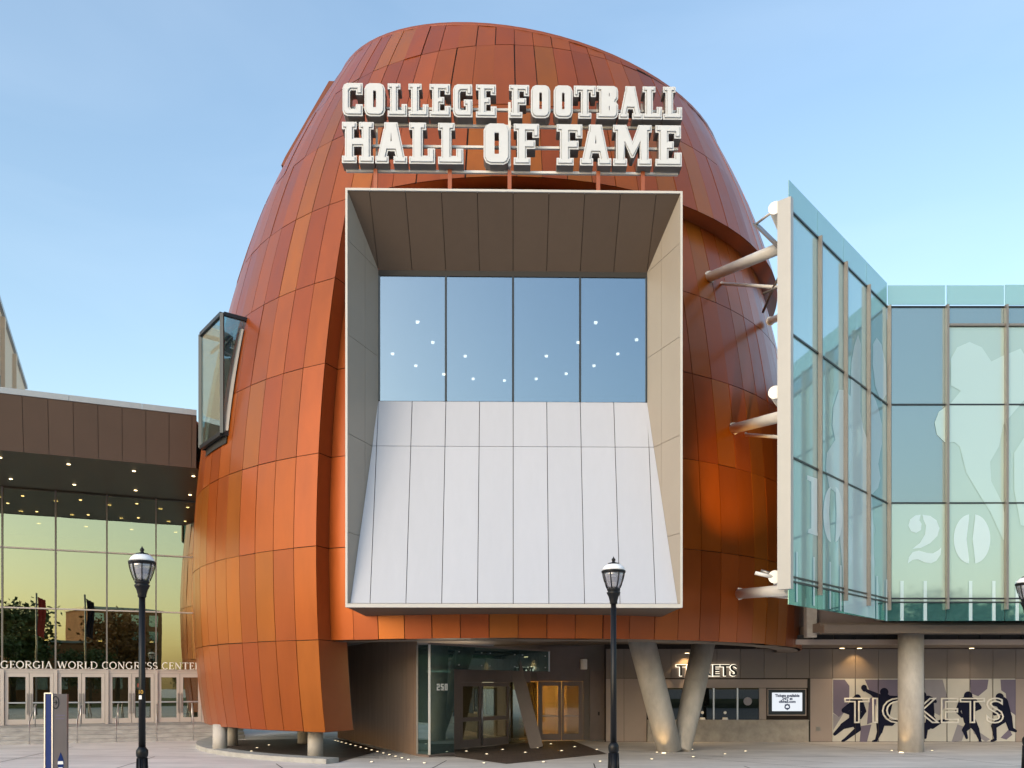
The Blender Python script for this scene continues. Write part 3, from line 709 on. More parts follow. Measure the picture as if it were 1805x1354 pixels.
def sign_line(txt, ext, zb, zt):
    for ch, (a, b) in zip(txt, ext):
        lp, holes = G[ch]; w = max(p[0] for p in lp)
        x0, x1 = SX(a), SX(b); sx = (x1 - x0) / w; sy = (zt - zb) / 10
        tr = lambda l: [(x0 + u * sx, zb + v * sy) for u, v in l]
        o2 = tr(lp)[::-1]; h2 = [tr(h)[::-1] for h in holes]
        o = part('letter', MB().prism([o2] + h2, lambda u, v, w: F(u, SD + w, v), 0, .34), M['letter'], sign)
        def area(l): return sum(l[i][0] * l[(i + 1) % len(l)][1] - l[(i + 1) % len(l)][0] * l[i][1] for i in range(len(l)))
        f = obj('letter_face', MB().prism([inset(o2, .001)] + [inset(h, .001) for h in h2], lambda u, v, w: F(u, SD + w, v), -.012, -.0005).mesh('letter_face', M['letterf']))
        f.parent = o
        f3 = obj('letter_groove', MB().prism([inset(o2, .032)] + [inset(h, .018) for h in h2], lambda u, v, w: F(u, SD + w, v), -.0145, -.0122).mesh('letter_groove', M['groove']))
        f3.parent = o
        f2 = obj('letter_relief', MB().prism([inset(o2, .047)] + [inset(h, .032) for h in h2], lambda u, v, w: F(u, SD + w, v), -.045, -.0148).mesh('letter_relief', M['letterf']))
        f2.parent = o
sign_line('COLLEGEFOOTBALL', [(68, 165), (173, 272), (284, 378), (384, 480), (485, 587), (598, 692), (708, 808), (868, 965), (973, 1067), (1083, 1175), (1180, 1287), (1290, 1395), (1397, 1512), (1513, 1608), (1612, 1705)], 16.93, 17.78)
sign_line('HALLOFFAME', [(65, 218), (225, 378), (387, 512), (526, 648), (745, 872), (890, 1013), (1097, 1222), (1210, 1362), (1370, 1557), (1575, 1703)], 15.72, 16.78)
for z in (17.33, 16.35, 15.70, 16.90):
    part('rail', MB().beam(F(SX(75), SD + .30, z), F(SX(1695), SD + .30, z), .07, .06), M['steel'], sign)
for zx in (220, 580, 870, 1302, 1520):
    x = SX(zx); part('support_post', MB().beam(F(x, SD + .24, 15.10), F(x, SD + .24, 15.70), .10, .12), M['return_'], sign)
    part('upright', MB().beam(F(x, SD + .40, 15.72), F(x, SD + .40, 17.6), .05, .05), M['steel'], sign)
part('upright', MB().beam(F(SX(870), SD + .12, 15.75), F(SX(870), SD + .12, 17.4), .07, .07), M['steel'], sign)

# ------------------------------------------------------------------ entrance below the egg
A = Vector((-2.64, 27.2, 0)); Bp = Vector((1.44, 33.0, 0)); du = (Bp - A).normalized(); dn = Vector((du.y, -du.x, 0))   # dn faces the viewer's right
ent = thing('entrance_vestibule', 'dark glass entrance vestibule numbered 250 under the orange building', 'entrance', A)
W0 = Vector((-3.08, 27.65, 0)); W1 = Vector((-7.6, 37.2, 0))
# ribbed brown wall
mb = MB(); L_ = (W1 - W0).length; wd_ = (W1 - W0).normalized(); wn = Vector((-wd_.y, wd_.x, 0))
if wn.y > 0: wn = -wn
nr = 90
pts = []
for i in range(nr):
    t = L_ * i / nr
    for (dt, o_) in ((0, 0), (.06, 0), (.07, .03), (.1, .03)): pts.append(W0 + wd_ * (t + dt * L_ / nr / .11) + wn * o_)
for p in pts: mb.v += [(p.x, p.y, 0.01), (p.x, p.y, 3.95)]
for i in range(len(pts) - 1): mb.f.append((2 * i + 2, 2 * i, 2 * i + 1, 2 * i + 3)); mb.sm.append(False)
part('ribbed_wall', mb, M['brown2'], ent)
up = Vector((0, 0, 1))
def wall_quad(p, q, z0, z1): return [p + up * z0, q + up * z0, q + up * z1, p + up * z1]
H1 = 3.6
part('corner_post', MB().beam(A + up * .08, A + up * H1, .07, .07), M['silver'], ent)
part('edge_post', MB().beam(W0 + up * .08, W0 + up * H1, .06, .06), M['fin'], ent)
part('pane', MB().slab(wall_quad(W0, A, .08, H1), Vector((-.7, -.7, 0)), .02), M['g_vest'], ent)
A2 = A + du * 1.25
part('pane', MB().slab(wall_quad(A + du * .04, A2, .08, H1), dn, .02), M['g_vest'], ent)
part('plinth', MB().slab([W0 + wn * .04, A + Vector((-.02, -.06, 0)), A2 + dn * .05, A2 - dn * .3, W0 + Vector((.4, .5, 0))], (0, 0, -1), .07), M['brown'], ent)
seg = [(1.25, 3.0), (3.0, 5.0), (5.0, 7.05)]
for a, b in seg:
    part('canopy_pane', MB().slab(wall_quad(A + du * (a + .012), A + du * (b - .012), 2.83, H1), dn, .02), M['g_vest'], ent)
    for t in (a + .25, b - .25):
        for z in (2.98, 3.42):
            part('glass_fixing', MB().tube([A + du * t + dn * .03 + up * z, A + du * t - dn * .06 + up * z], .02, 8), M['silver'], ent)
part('canopy_cap', MB().beam(A + up * (H1 + .03), Bp + up * (H1 + .03), .10, .06), M['brown'], ent)
part('canopy_end', MB().beam(Bp + up * 2.83, Bp + up * H1, .05, .10), M['silver'], ent)
part('canopy_slab', MB().slab([A2 - dn * .05 + up * 2.9, Bp - dn * .05 + up * 2.9, Bp - dn * 2.0 + up * 2.9, A2 - dn * 2.0 + up * 2.9][::-1], (0, 0, -1), .08), M['brown'], ent)
# entrance doors, set back behind the canopy
E0 = A - dn * 1.3 + du * 1.1
def EP(t): return E0 + du * t
def find_t(px):                          # point along the door line seen at that photo column
    s = (px - CX) / FPX
    return (s * E0.y - E0.x) / (du.x - s * du.y)
tt = {p: find_t(p) for p in (800, 812, 848, 897, 935)}
part('door_header', MB().slab(wall_quad(EP(tt[800]), EP(tt[935]), 2.42, 2.92), dn, .16), M['brown'], ent)
part('jamb', MB().slab(wall_quad(EP(tt[800]), EP(tt[812]), .0, 2.42), dn, .14), M['brown'], ent)
def glazed_door(t0, t1, name='door'):
    d_ = obj(name, None); d_.parent = ent; d_.matrix_parent_inverse = Matrix.Translation(-A)
    def dp(nm, mb, m):
        o = obj(nm, mb.mesh(nm, m)); o.parent = d_
    s = .13
    dp('stile', MB().slab(wall_quad(EP(t0 + .01), EP(t0 + s), .03, 2.4), dn, .06), M['brown'])
    dp('stile', MB().slab(wall_quad(EP(t1 - s), EP(t1 - .01), .03, 2.4), dn, .06), M['brown'])
    for z0_, z1_ in ((.03, .32), (.98, 1.13), (2.26, 2.4)):
        dp('rail', MB().slab(wall_quad(EP(t0 + s), EP(t1 - s), z0_, z1_), dn, .05), M['brown'])
    for z0_, z1_ in ((.32, .98), (1.13, 2.26)):
        dp('pane', MB().slab([p - dn * .025 for p in wall_quad(EP(t0 + s), EP(t1 - s), z0_, z1_)], dn, .012), M['g_door'])
    dp('handle', MB().tube([EP(t1 - .03) + dn * .07 + up * .12, EP(t1 - .03) + dn * .07 + up * 2.25], .022, 10), M['silver'])
glazed_door(tt[812], tt[848]); glazed_door(tt[848], tt[897])
part('side_light', MB().slab(wall_quad(EP(tt[897]), EP(tt[935] + .5), .03, 2.42), dn, .015), M['g_door'], ent)
part('lobby_back', MB().slab([p - dn * 3.2 for p in wall_quad(EP(tt[800] - .5), EP(tt[935] + 1), 0.01, 2.9)], dn, .05), M['innerw'], ent)
part('lobby_light', MB().slab([p - dn * 3.1 for p in wall_quad(EP(tt[812] + .5), EP(tt[848] + .4), .5, 2.2)], dn, .03), M['em_amber'], ent)
part('ceiling_lamp', MB().slab([EP(tt[812] + .2) - dn * 1.2 + up * 2.8, EP(tt[897]) - dn * 1.2 + up * 2.8, EP(tt[897]) - dn * 1.8 + up * 2.8, EP(tt[812] + .2) - dn * 1.8 + up * 2.8], (0, 0, -1), .04), M['em_vest'], ent)
# leaning pier beside the doors
a, b = P(907, 1187, 31.4), P(946, 1312, 31.2); b.z = 0.0
part('leaning_pier', MB().beam(a + Vector((0, .2, .4)), b, .48, .42, up=(0, 1, 0)), M['pier'], ent)
# lit double doors at the back
def bdoor(px0, px1, d, z0_, z1_, nm, m, th=.02): 
    return MB().slab([Vector(((px0 - CX) / FPX * d, d, z0_)), Vector(((px1 - CX) / FPX * d, d, z0_)), Vector(((px1 - CX) / FPX * d, d, z1_)), Vector(((px0 - CX) / FPX * d, d, z1_))], (0, -1, 0), th)
DB = 35.4
part('side_light', bdoor(915, 946, DB + .02, .1, 2.44, '', None), M['g_lit'], ent)
for (p0, p1, q0, q1) in ((948, 990, 956, 984), (990, 1028, 994, 1020)):
    d_ = obj('door', None); d_.parent = ent; d_.matrix_parent_inverse = Matrix.Translation(-A)
    for nm, mbx, m in (('stile', bdoor(p0 + .4, q0, DB - .03, .02, 2.45, '', None, .06), M['brown']), ('stile', bdoor(q1, p1 - .4, DB - .03, .02, 2.45, '', None, .06), M['brown']),
                       ('rail', bdoor(q0, q1, DB - .03, .02, .28, '', None, .06), M['brown']), ('rail', bdoor(q0, q1, DB - .03, 2.28, 2.45, '', None, .06), M['brown']),
                       ('push_bar', bdoor(q0, q1, DB - .06, 1.0, 1.05, '', None, .03), M['gsteel']), ('pane', bdoor(q0, q1, DB, .28, 2.28, '', None), M['g_lit'])):
        o = obj(nm, mbx.mesh(nm, m)); o.parent = d_
part('door_surround', bdoor(946, 1030, DB - .02, 2.46, 3.9, '', None, .1), M['brown'], ent)
part('service_door', bdoor(1040, 1067, DB - .05, .02, 2.9, '', None, .05), M['brown'], ent)
part('service_door_lock', bdoor(1054, 1057, DB - .08, 1.05, 1.2, '', None, .03), M['black'], ent)
part('back_wall', bdoor(870, 915, DB + .08, .01, 4.0, '', None, .1), M['wallup'], ent)
part('back_wall', bdoor(1028, 1100, DB + .08, .01, 4.0, '', None, .1), M['wallup'], ent)
part('back_wall', bdoor(915, 1028, DB + .08, 2.46, 4.0, '', None, .1), M['wallup'], ent)
vx0, vx1, vd0, vd1 = (912 - CX) / FPX * DB, (1031 - CX) / FPX * DB, DB + .2, DB + 2.6
part('lit_lobby', MB().add([(vx0, vd0, .02), (vx1, vd0, .02), (vx1, vd1, .02), (vx0, vd1, .02), (vx0, vd0, 2.6), (vx1, vd0, 2.6), (vx1, vd1, 2.6), (vx0, vd1, 2.6)],
     [(0, 1, 2, 3), (4, 7, 6, 5), (0, 3, 7, 4), (1, 5, 6, 2), (3, 2, 6, 7)]), M['cream'], ent)
for xx in (vx0 + .5, vx0 + 1.55):
    part('lobby_lamp', MB().box((xx, vd0 + 1.1, 2.57), (.35, .6, .03)), M['em_lobby'], ent)
part('lobby_post', MB().box((vx0 + 1.95, vd1 - .4, 1.3), (.5, .3, 2.5)), M['cream'], ent)
part('wall_lamp', MB().lathe([(.13, 0), (.14, .02), (.14, .40), (.12, .42)], P(1029, 1180, 34.6), 18), M['whitef'], ent)
# the house number on the glass
DIG = {'2': [(0, 10), (6, 10), (6, 4.2), (2.2, 4.2), (2.2, 2), (6, 2), (6, 0), (0, 0), (0, 6), (3.9, 6), (3.9, 8.3), (2, 8.3), (2, 7.2), (0, 7.2)],
       '5': [(0, 10), (6, 10), (6, 8), (2.2, 8), (2.2, 6.4), (6, 6.4), (6, 0), (0, 0), (0, 3), (2.2, 3), (2.2, 2), (3.8, 2), (3.8, 4.6), (0, 4.6)],
       '0': None}
for k, ch in enumerate('250'):
    t0 = .36 + .20 * k
    to3 = lambda u, v, w: A + du * (t0 + u * .0235) + up * (2.13 + v * .022) + dn * (.012 - w)
    loops = [DIG[ch][::-1]] if DIG[ch] else [[(0, 0), (6, 0), (6, 10), (0, 10)], [(2.2, 2), (2.2, 8), (3.8, 8), (3.8, 2)]]
    part('numeral', MB().prism(loops, to3, 0, .01), M['whitef'], ent)

# ------------------------------------------------------------------ V-shaped concrete column and the round column
vc = thing('v_shaped_column', 'V-shaped pair of leaning concrete columns beside the ticket counter', 'column', P(1190, 1325, 29.5))
b1, t1_ = P(1181, 1326, 29.5), P(1126, 1110, 29.3); b1.z = 0
b2, t2_ = P(1201, 1326, 29.55), P(1243, 1120, 31.4); b2.z = 0
part('leaning_leg', MB().tube([b1, lerp(b1, t1_, .5), t1_], [.43, .45, .47], 28), M['conc2'], vc)
part('leaning_leg', MB().tube([b2 + Vector((0, .05, 0)), lerp(b2, t2_, .5), t2_], [.34, .40, .42], 28), M['conc2'], vc)
o = tag(obj('round_column', MB().tube([P(1605.5, 1325, 29.5) * 1, (P(1605.5, 0, 29.5).x, 29.5, 4.06)], .415, 36).mesh('round_column', M['conc2'])), 'thick round concrete column standing in front of the ticket mural', 'column')

# ------------------------------------------------------------------ ticket wall
TD = 34.5
tw = thing('ticket_wall', 'taupe panel wall with ticket windows, screen and football mural', 'wall', (13, TD, 0))
def TX(px, d=TD): return (px - CX) / FPX * d
def TZ(py, d=TD): return EYE + (HY - py) / FPX * d
def tq(px0, px1, z0_, z1_, d=TD, th=.03, gap=.008):
    x0, x1 = TX(px0, TD), TX(px1, TD)
    return MB().slab([(x0 + gap, d, z0_ + gap), (x1 - gap, d, z0_ + gap), (x1 - gap, d, z1_ - gap), (x0 + gap, d, z1_ - gap)], (0, -1, 0), th)
part('backing', tq(1066, 2010, 0, 4.3, TD + .06, .05, 0), M['joint'], tw)
ups = [1068, 1100, 1140, 1183, 1224, 1264, 1305, 1347, 1387, 1427] + [1427 + 40.4 * i for i in range(1, 15)]
ZT = 2.58
for a, b in zip(ups[:-1], ups[1:]):
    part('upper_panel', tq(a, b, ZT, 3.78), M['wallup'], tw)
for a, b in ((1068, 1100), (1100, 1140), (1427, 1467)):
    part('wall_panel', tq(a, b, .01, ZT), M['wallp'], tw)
for i in range(8): part('mural_panel', tq(1467 + 40.4 * i, 1467 + 40.4 * (i + 1), .01, ZT), M['pale'], tw)
for i in range(5): part('wall_panel', tq(1790.5 + 40.4 * i, 1790.5 + 40.4 * (i + 1), .01, ZT), M['wallp'], tw)
part('power_outlet', tq(1438, 1446, .45, .62, TD - .012, .012, 0), M['gsteel'], tw)
# ticket windows
zc, zw = TZ(1271), TZ(1213)
part('counter_wall', tq(1141, 1424, .0, zc, TD - .10, .2, 0), M['conc'], tw)
part('counter_top', tq(1141, 1424, zc, zc + .05, TD - .16, .26, 0), M['conc'], tw)
part('window_header', tq(1141, 1424, zw, ZT - .03, TD + .02, .05), M['wallp'], tw)
part('recess_jamb', tq(1424.5, 1428, 0, ZT, TD - .02, .05, 0), M['dark'], tw)
part('interior_back', tq(1141, 1350, zc, zw, TD + .045, .01, 0), M['dark'], tw)
for a, b in ((1160, 1215), (1217, 1257), (1259, 1299), (1301, 1338)):
    wdw = part('ticket_window', tq(a, b, zc + .05, zw, TD + .02, .012), M['g_tick'], tw)
for a in (1216, 1258, 1300): part('window_post', tq(a - 1.4, a + 1.4, zc + .05, zw, TD - .01, .05, 0), M['silver'], tw)
part('window_jamb', tq(1338, 1351, zc + .05, zw, TD + .0, .05), M['wallp'], tw)
for a in (1238, 1278):                   # speak-through discs and trays
    part('speaking_disc', MB().tube([(TX(a), TD, zc + .34), (TX(a), TD - .02, zc + .34)], .06, 18), M['whitef'], tw)
    part('cash_tray', MB().tube([(TX(a), TD - .02, zc + .04), (TX(a), TD - .02, zc + .14)], [.13, .1], 16), M['whitef'], tw)
part('window_decal', MB().tube([(TX(1318), TD, zc + .8), (TX(1318), TD - .006, zc + .8)], .17, 24), M['mauve2'], tw)
# display
disp = part('display_case', tq(1352, 1421, TZ(1262), zw - .02, TD - .05, .1), M['wallp'], tw)
part('display_bezel', tq(1353.5, 1419, TZ(1260), zw - .06, TD - .06, .012), M['dsteel'], tw)
scx0, scx1, scz0, scz1 = TX(1360), TX(1413), TZ(1253.5), TZ(1221)
part('display_screen', MB().slab([(scx0, TD - .075, scz0), (scx1, TD - .075, scz0), (scx1, TD - .075, scz1), (scx0, TD - .075, scz1)], (0, -1, 0), .012), M['em_screen'], tw)
def text_mesh(body, size, m, extrude=0.004, align='CENTER', offset=0.0, outline=0.0, spacing=1.0):
    cu = bpy.data.curves.new('text', 'FONT'); cu.body = body; cu.size = size; cu.extrude = extrude; cu.align_x = align
    cu.offset = offset; cu.space_character = spacing; cu.resolution_u = 4
    if outline: cu.fill_mode = 'NONE'; cu.extrude = 0; cu.bevel_depth = outline; cu.bevel_resolution = 1
    t = bpy.data.objects.new('text', cu); COL.objects.link(t)
    dg = bpy.context.evaluated_depsgraph_get(); dg.update()
    me = bpy.data.meshes.new_from_object(t.evaluated_get(dg)); bpy.data.objects.remove(t); bpy.data.curves.remove(cu)
    me.materials.clear(); me.materials.append(m)
    return me
def place_text(name, me, parent, origin, xdir=(1, 0, 0), zdir=(0, 0, 1), sx=1.0, sz=1.0):
    xd, zd = Vector(xdir).normalized(), Vector(zdir).normalized(); yd = zd.cross(xd) * -1
    nd = xd.cross(zd)                    # towards the viewer for xd=+X, zd=+Z -> -Y
    mtx = Matrix(((xd.x * sx, zd.x * sz, nd.x, origin[0]), (xd.y * sx, zd.y * sz, nd.y, origin[1]), (xd.z * sx, zd.z * sz, nd.z, origin[2]), (0, 0, 0, 1)))
    me.transform(mtx)
    return obj(name, me, parent)
scc = (scx0 + scx1) / 2
for k, s_ in enumerate(('Tickets available', '24/7 at', 'cfbhall.com')):
    place_text('screen_text', text_mesh(s_, .15, M['scr'], .001, offset=.007), tw, (scc, TD - .089, scz1 - .17 - .12 * k))
sh = [(0, .16), (.03, .13), (.10, .12), (.10, .06), (.12, .02), (.10, -.04), (.06, -.07), (0, -.11), (-.06, -.07), (-.10, -.04), (-.12, .02), (-.10, .06), (-.10, .12), (-.03, .13)]
part('screen_emblem', MB().prism([sh[::-1], inset([(0, .09), (.07, .04), (.06, -.02), (-.06, -.02), (-.07, .04)][::-1], 0)], lambda u, v, w: Vector((scc + u, TD - .09 + w, scz0 + .15 + v)), 0, .002), M['scr'], tw)
# halo-lit TICKETS letters
zt0 = TZ(1191)
me = text_mesh('TICKETS', .62, M['black'], .03, 'LEFT', .012, spacing=1.08); wd0 = max(v.co.x for v in me.vertices)
sxx = (TX(1297) - TX(1191)) / wd0
place_text('sign_lettering', me, tw, (TX(1191), TD - .16, zt0), sx=sxx)
me = text_mesh('TICKETS', .62, M['halo'], .01, 'LEFT', .030, spacing=1.08)
place_text('lettering_halo', me, tw, (TX(1191), TD - .09, zt0), sx=sxx)
# mural figures
def mz(x, y): return 1400 + x / 3.825, 1000 + y / 3.825
dep_i = [0]
def mural_poly(pts, m, base):
    dep_i[0] += 1; d = TD - base - dep_i[0] * .0001
    q = [(TX(mz(*p)[0]), TZ(mz(*p)[1])) for p in pts]
    if sum(q[i][0] * q[(i + 1) % len(q)][1] - q[(i + 1) % len(q)][0] * q[i][1] for i in range(len(q))) < 0: q = q[::-1]
    return MB().prism([q], lambda u, v, w: Vector((u, d + w, v)), 0, .001)
def capsule(p, q, r0, r1):
    a = math.atan2(q[1] - p[1], q[0] - p[0]); out = []
    for i in range(9): t = a + math.pi / 2 + math.pi * i / 8; out.append((p[0] + r0 * math.cos(t), p[1] + r0 * math.sin(t)))
    for i in range(9): t = a - math.pi / 2 + math.pi * i / 8; out.append((q[0] + r1 * math.cos(t), q[1] + r1 * math.sin(t)))
    return out
for k, (pts, m) in enumerate((([(262, 757), (340, 757), (372, 800), (370, 900), (335, 980), (300, 1010), (262, 980)], 'mauve'), ([(475, 757), (700, 757), (720, 860), (640, 900), (560, 960), (520, 860)], 'mauve'),
        ([(870, 757), (1000, 757), (1020, 830), (1040, 900), (980, 1000), (900, 960)], 'mauve2'), ([(1185, 757), (1310, 757), (1300, 820), (1240, 870), (1190, 850)], 'mauve'),
        ([(1390, 757), (1493, 757), (1493, 1000), (1440, 960), (1425, 850), (1395, 830)], 'mauve'), ([(450, 1070), (520, 1060), (490, 1178), (440, 1178)], 'mauve'),
        ([(1200, 1080), (1320, 1160), (1290, 1178), (1210, 1120)], 'mauve2'), ([(1390, 1150), (1450, 1090), (1470, 1130), (1430, 1162)], 'mauve'), ([(1100, 1060), (1160, 1080), (1130, 1170), (1060, 1178)], 'mauve2'),
        ([(300, 1010), (335, 980), (262, 1100), (262, 985)], 'mauve2'), ([(505, 890), (545, 860), (540, 1040), (490, 1060)], 'mauve'))):
    part('mural_shape', mural_poly(pts, M[m], .004), M[m], tw)
FIG = [
 [((425, 880), (425, 884), 24, 24), ((418, 915), (402, 1030), 46, 34), ((388, 930), (335, 965), 24, 17), ((335, 965), (375, 985), 16, 12), ((448, 925), (470, 970), 22, 16), ((470, 970), (445, 1015), 15, 10), ((385, 1045), (330, 1070), 34, 22), ((330, 1070), (272, 1125), 20, 11), ((412, 1040), (430, 1090), 32, 20), ((430, 1090), (345, 1160), 19, 10), ((345, 1160), (325, 1172), 10, 8)],
 [((606, 842), (606, 848), 29, 27), ((470, 812), (474, 822), 20, 17), ((575, 880), (525, 850), 24, 15), ((525, 850), (488, 832), 14, 11), ((612, 905), (598, 1030), 52, 38), ((640, 890), (695, 882), 26, 14), ((582, 1045), (576, 1105), 32, 20), ((576, 1105), (552, 1165), 18, 9), ((552, 1168), (530, 1174), 9, 7), ((612, 1040), (655, 1050), 30, 20), ((655, 1050), (690, 1035), 17, 9)],
 [((868, 862), (870, 868), 22, 22), ((900, 905), (915, 990), 40, 30), ((920, 890), (950, 905), 18, 11), ((920, 1030), (900, 1075), 34, 22), ((930, 1070), (985, 1040), 20, 13), ((985, 1040), (1040, 1026), 12, 7), ((890, 1060), (884, 1150), 16, 8)],
 [((1172, 866), (1172, 872), 29, 28), ((1170, 915), (1176, 1030), 52, 36), ((1128, 915), (1102, 970), 24, 17), ((1102, 970), (1130, 1005), 15, 10), ((1212, 910), (1248, 945), 24, 15), ((1248, 945), (1218, 962), 14, 10), ((1196, 1045), (1228, 1095), 32, 20), ((1228, 1095), (1250, 1160), 19, 10), ((1250, 1168), (1256, 1174), 9, 7), ((1178, 1060), (1146, 1098), 26, 17), ((1146, 1098), (1162, 1150), 15, 9)],
 [((1384, 876), (1384, 882), 28, 26), ((1400, 915), (1432, 1000), 42, 32), ((1392, 925), (1338, 920), 22, 13), ((1410, 960), (1350, 988), 22, 12), ((1400, 1025), (1345, 1070), 30, 20), ((1345, 1070), (1355, 1150), 18, 10), ((1355, 1160), (1330, 1172), 10, 8), ((1440, 1010), (1458, 1085), 28, 18), ((1458, 1088), (1492, 1104), 15, 9)],
]
for fg in FIG:
    mb = MB()
    for p, q, r0, r1 in fg:
        t = mural_poly(capsule(p, q, r0, r1), None, .008); mb.add(t.v, t.f)
    part('mural_player', mb, M['navy'], tw)
for i in range(1, 8):
    x = TX(1467 + 40.4 * i); part('joint_strip', MB().slab([(x - .012, TD - .018, .02), (x + .012, TD - .018, .02), (x + .012, TD - .018, ZT - .02), (x - .012, TD - .018, ZT - .02)], (0, -1, 0), .004), M['joint'], tw)
me = text_mesh('TICKETS', 1.0, M['whitef'], 0, 'LEFT', outline=.021, spacing=1.02)
xs_ = [v.co.x for v in me.vertices]; ys_ = [v.co.y for v in me.vertices]
x0_, x1_ = TX(mz(335, 0)[0]), TX(mz(1412, 0)[0]); z0_, z1_ = TZ(mz(0, 1053)[1]), TZ(mz(0, 878)[1])
sx_, sz_ = (x1_ - x0_) / (max(xs_) - min(xs_)), (z1_ - z0_) / (max(ys_) - min(ys_))
place_text('mural_lettering', me, tw, (x0_ - min(xs_) * sx_, TD - .025, z0_ - min(ys_) * sz_), sx=sx_, sz=sz_)

# ------------------------------------------------------------------ glass pavilion on the right
S0 = Vector((6.97, 21.45, 0)); S1 = Vector((11.9, 27.0, 0)); su = (S1 - S0).normalized(); SL = (S1 - S0).length
sn = Vector((su.y, -su.x, 0))
if sn.y > 0: sn = -sn                     # faces the viewer
fnn = Vector((0, -1, 0))
pav = thing('glass_pavilion', 'teal glass pavilion with frosted player figures and yard numbers', 'building', (13, 27, 0))
zr = [4.93, 8.08, 11.2, 14.3]
ZB, ZTP = 4.33, 15.02
NW = 7; PW = 1.87
sfac = [S0 + su * (SL * i / 4) for i in range(5)]
ffac = [S1 + Vector((PW * i, 0, 0)) for i in range(NW + 1)]
def pane(p, q, z0_, z1_, n, m, name='pane', g=.012, th=.02, off=0.0):
    d = (q - p).normalized()
    part(name, MB().slab([p + d * g + up * (z0_ + g) + n * off, q - d * g + up * (z0_ + g) + n * off, q - d * g + up * (z1_ - g) + n * off, p + d * g + up * (z1_ - g) + n * off], n, th), m, pav)
for i in range(4):
    for j in range(3): pane(sfac[i], sfac[i + 1], zr[j], zr[j + 1], sn, M['g_side'])
    pane(sfac[i], sfac[i + 1], zr[3] + .05, ZTP + .05, sn, M['g_para'], 'parapet_pane')
    pane(sfac[i], sfac[i + 1], ZB, zr[0], sn, M['g_skirt'], 'skirt_pane')
for i in range(NW):
    if i == 0:
        for j in range(3): pane(ffac[i], ffac[i + 1], zr[j], zr[j + 1], fnn, M['g_grey'] if j else M['g_front'])
    else:
        for j in range(2): pane(ffac[i], ffac[i + 1], zr[j], zr[j + 1], fnn, M['g_front'])
        pane(ffac[i], ffac[i + 1], zr[2], 13.68, fnn, M['g_front'])
        pane(ffac[i], ffac[i + 1], 13.75, zr[3], fnn, M['g_grey'], 'clerestory_pane')
        part('transom', MB().beam(ffac[i] + up * 13.715 + fnn * .03, ffac[i + 1] + up * 13.715 + fnn * .03, .1, .07), M['fin'], pav)
    pane(ffac[i], ffac[i + 1], zr[3] + .05, ZTP, fnn, M['g_para'], 'parapet_pane', g=.03 if i < 2 else .012)
    pane(ffac[i], ffac[i + 1], ZB, zr[0], fnn, M['g_skirt'], 'skirt_pane')
for i in range(5):                        # vertical fins
    p = sfac[i]
    if i == 0:
        part('end_plate', MB().slab([p - su * .10 + up * 4.72 + sn * .10, p + su * .06 + up * 4.72 + sn * .10, p + su * .06 + up * 14.55 + sn * .10, p - su * .10 + up * 14.55 + sn * .10], sn, .35), M['finlt'], pav)
    else:
        part('fin', MB().beam(p + sn * .07 + up * (4.72 - .01 * i), p + sn * .07 + up * 14.33, .05, .12, up=sn), M['fin'], pav)
for i in range(1, NW + 1):
    part('fin', MB().beam(ffac[i] + fnn * .08 + up * 4.70, ffac[i] + fnn * .08 + up * 14.33, .07, .14, up=fnn), M['fin'], pav)
for z in zr + [zr[0] + .12]:
    part('transom', MB().beam(sfac[0] + up * z + sn * .012 + su * .05, sfac[4] + up * z + sn * .012, .05, .045), M['dsteel'], pav)
    part('transom', MB().beam(ffac[0] + up * z + fnn * .012, ffac[NW] + up * z + fnn * .012, .05, .045), M['dsteel'], pav)
# frosted film figures, numbers and yard marks
def on_side(px, py, off=.03): return ray_plane(px, py, S0 + sn * off, sn)
def on_front(px, py, off=.03): return ray_plane(px, py, S1 + fnn * off, fnn)
def z8(x, y): return 1400 + x / 2.605, 480 + y / 2.605
def z7(x, y): return 1280 + x / 3.223, 700 + y / 3.223
fo = [0]
def film(name, pts, fn, n, m=None, holes=()):
    fo[0] += 1; off = .012 + fo[0] * .0006
    q = pts
    if sum(q[i][0] * q[(i + 1) % len(q)][1] - q[(i + 1) % len(q)][0] * q[i][1] for i in range(len(q))) > 0: q = q[::-1]
    tri = tessellate_polygon([[Vector((x, -y, 0)) for x, y in q]] + [[Vector((x, -y, 0)) for x, y in h] for h in holes])
    fl = list(q) + [p for h in holes for p in h]
    mb = MB()
    vs = [fn(x, y, off) for x, y in fl]
    fs = []
    for a, b, c_ in tri:
        nn = (vs[b] - vs[a]).cross(vs[c_] - vs[a]); fs.append((a, b, c_) if nn.dot(n) > 0 else (a, c_, b))
    mb.add(vs, fs); return part(name, mb, m or M['frost'], pav)
fig1 = [(205, 540), (235, 540), (258, 570), (262, 420), (275, 340), (293, 285), (306, 330), (304, 640), (318, 720), (334, 765), (348, 730), (352, 640), (345, 560), (352, 540), (375, 590), (390, 640), (402, 700), (402, 790), (386, 880), (396, 945), (385, 990), (357, 1020), (362, 1160), (368, 1354), (372, 1590), (228, 1560), (222, 1354), (212, 1240), (206, 1120), (200, 1020), (160, 985), (145, 900), (150, 830), (188, 770), (175, 700), (180, 620)]
film('frosted_player', [z8(*p) for p in fig1], on_side, sn)
film('frosted_player', [z8(*p) for p in [(362, 330), (378, 300), (400, 330), (420, 420), (424, 560), (400, 600), (372, 520), (360, 420)]], on_side, sn)
NUM = glass('numeral_film', (0.5, 0.6, 0.6), 0.10, (0.9, 0.97, 1.0), body=(0.78, 0.88, 0.90), bodyw=1.0, rough=0.06)
film('numeral', [z8(*p) for p in [(60, 932), (106, 948), (106, 1192), (112, 1212), (62, 1196), (66, 1180), (78, 1176), (78, 962), (60, 952)]], on_side, sn, NUM)
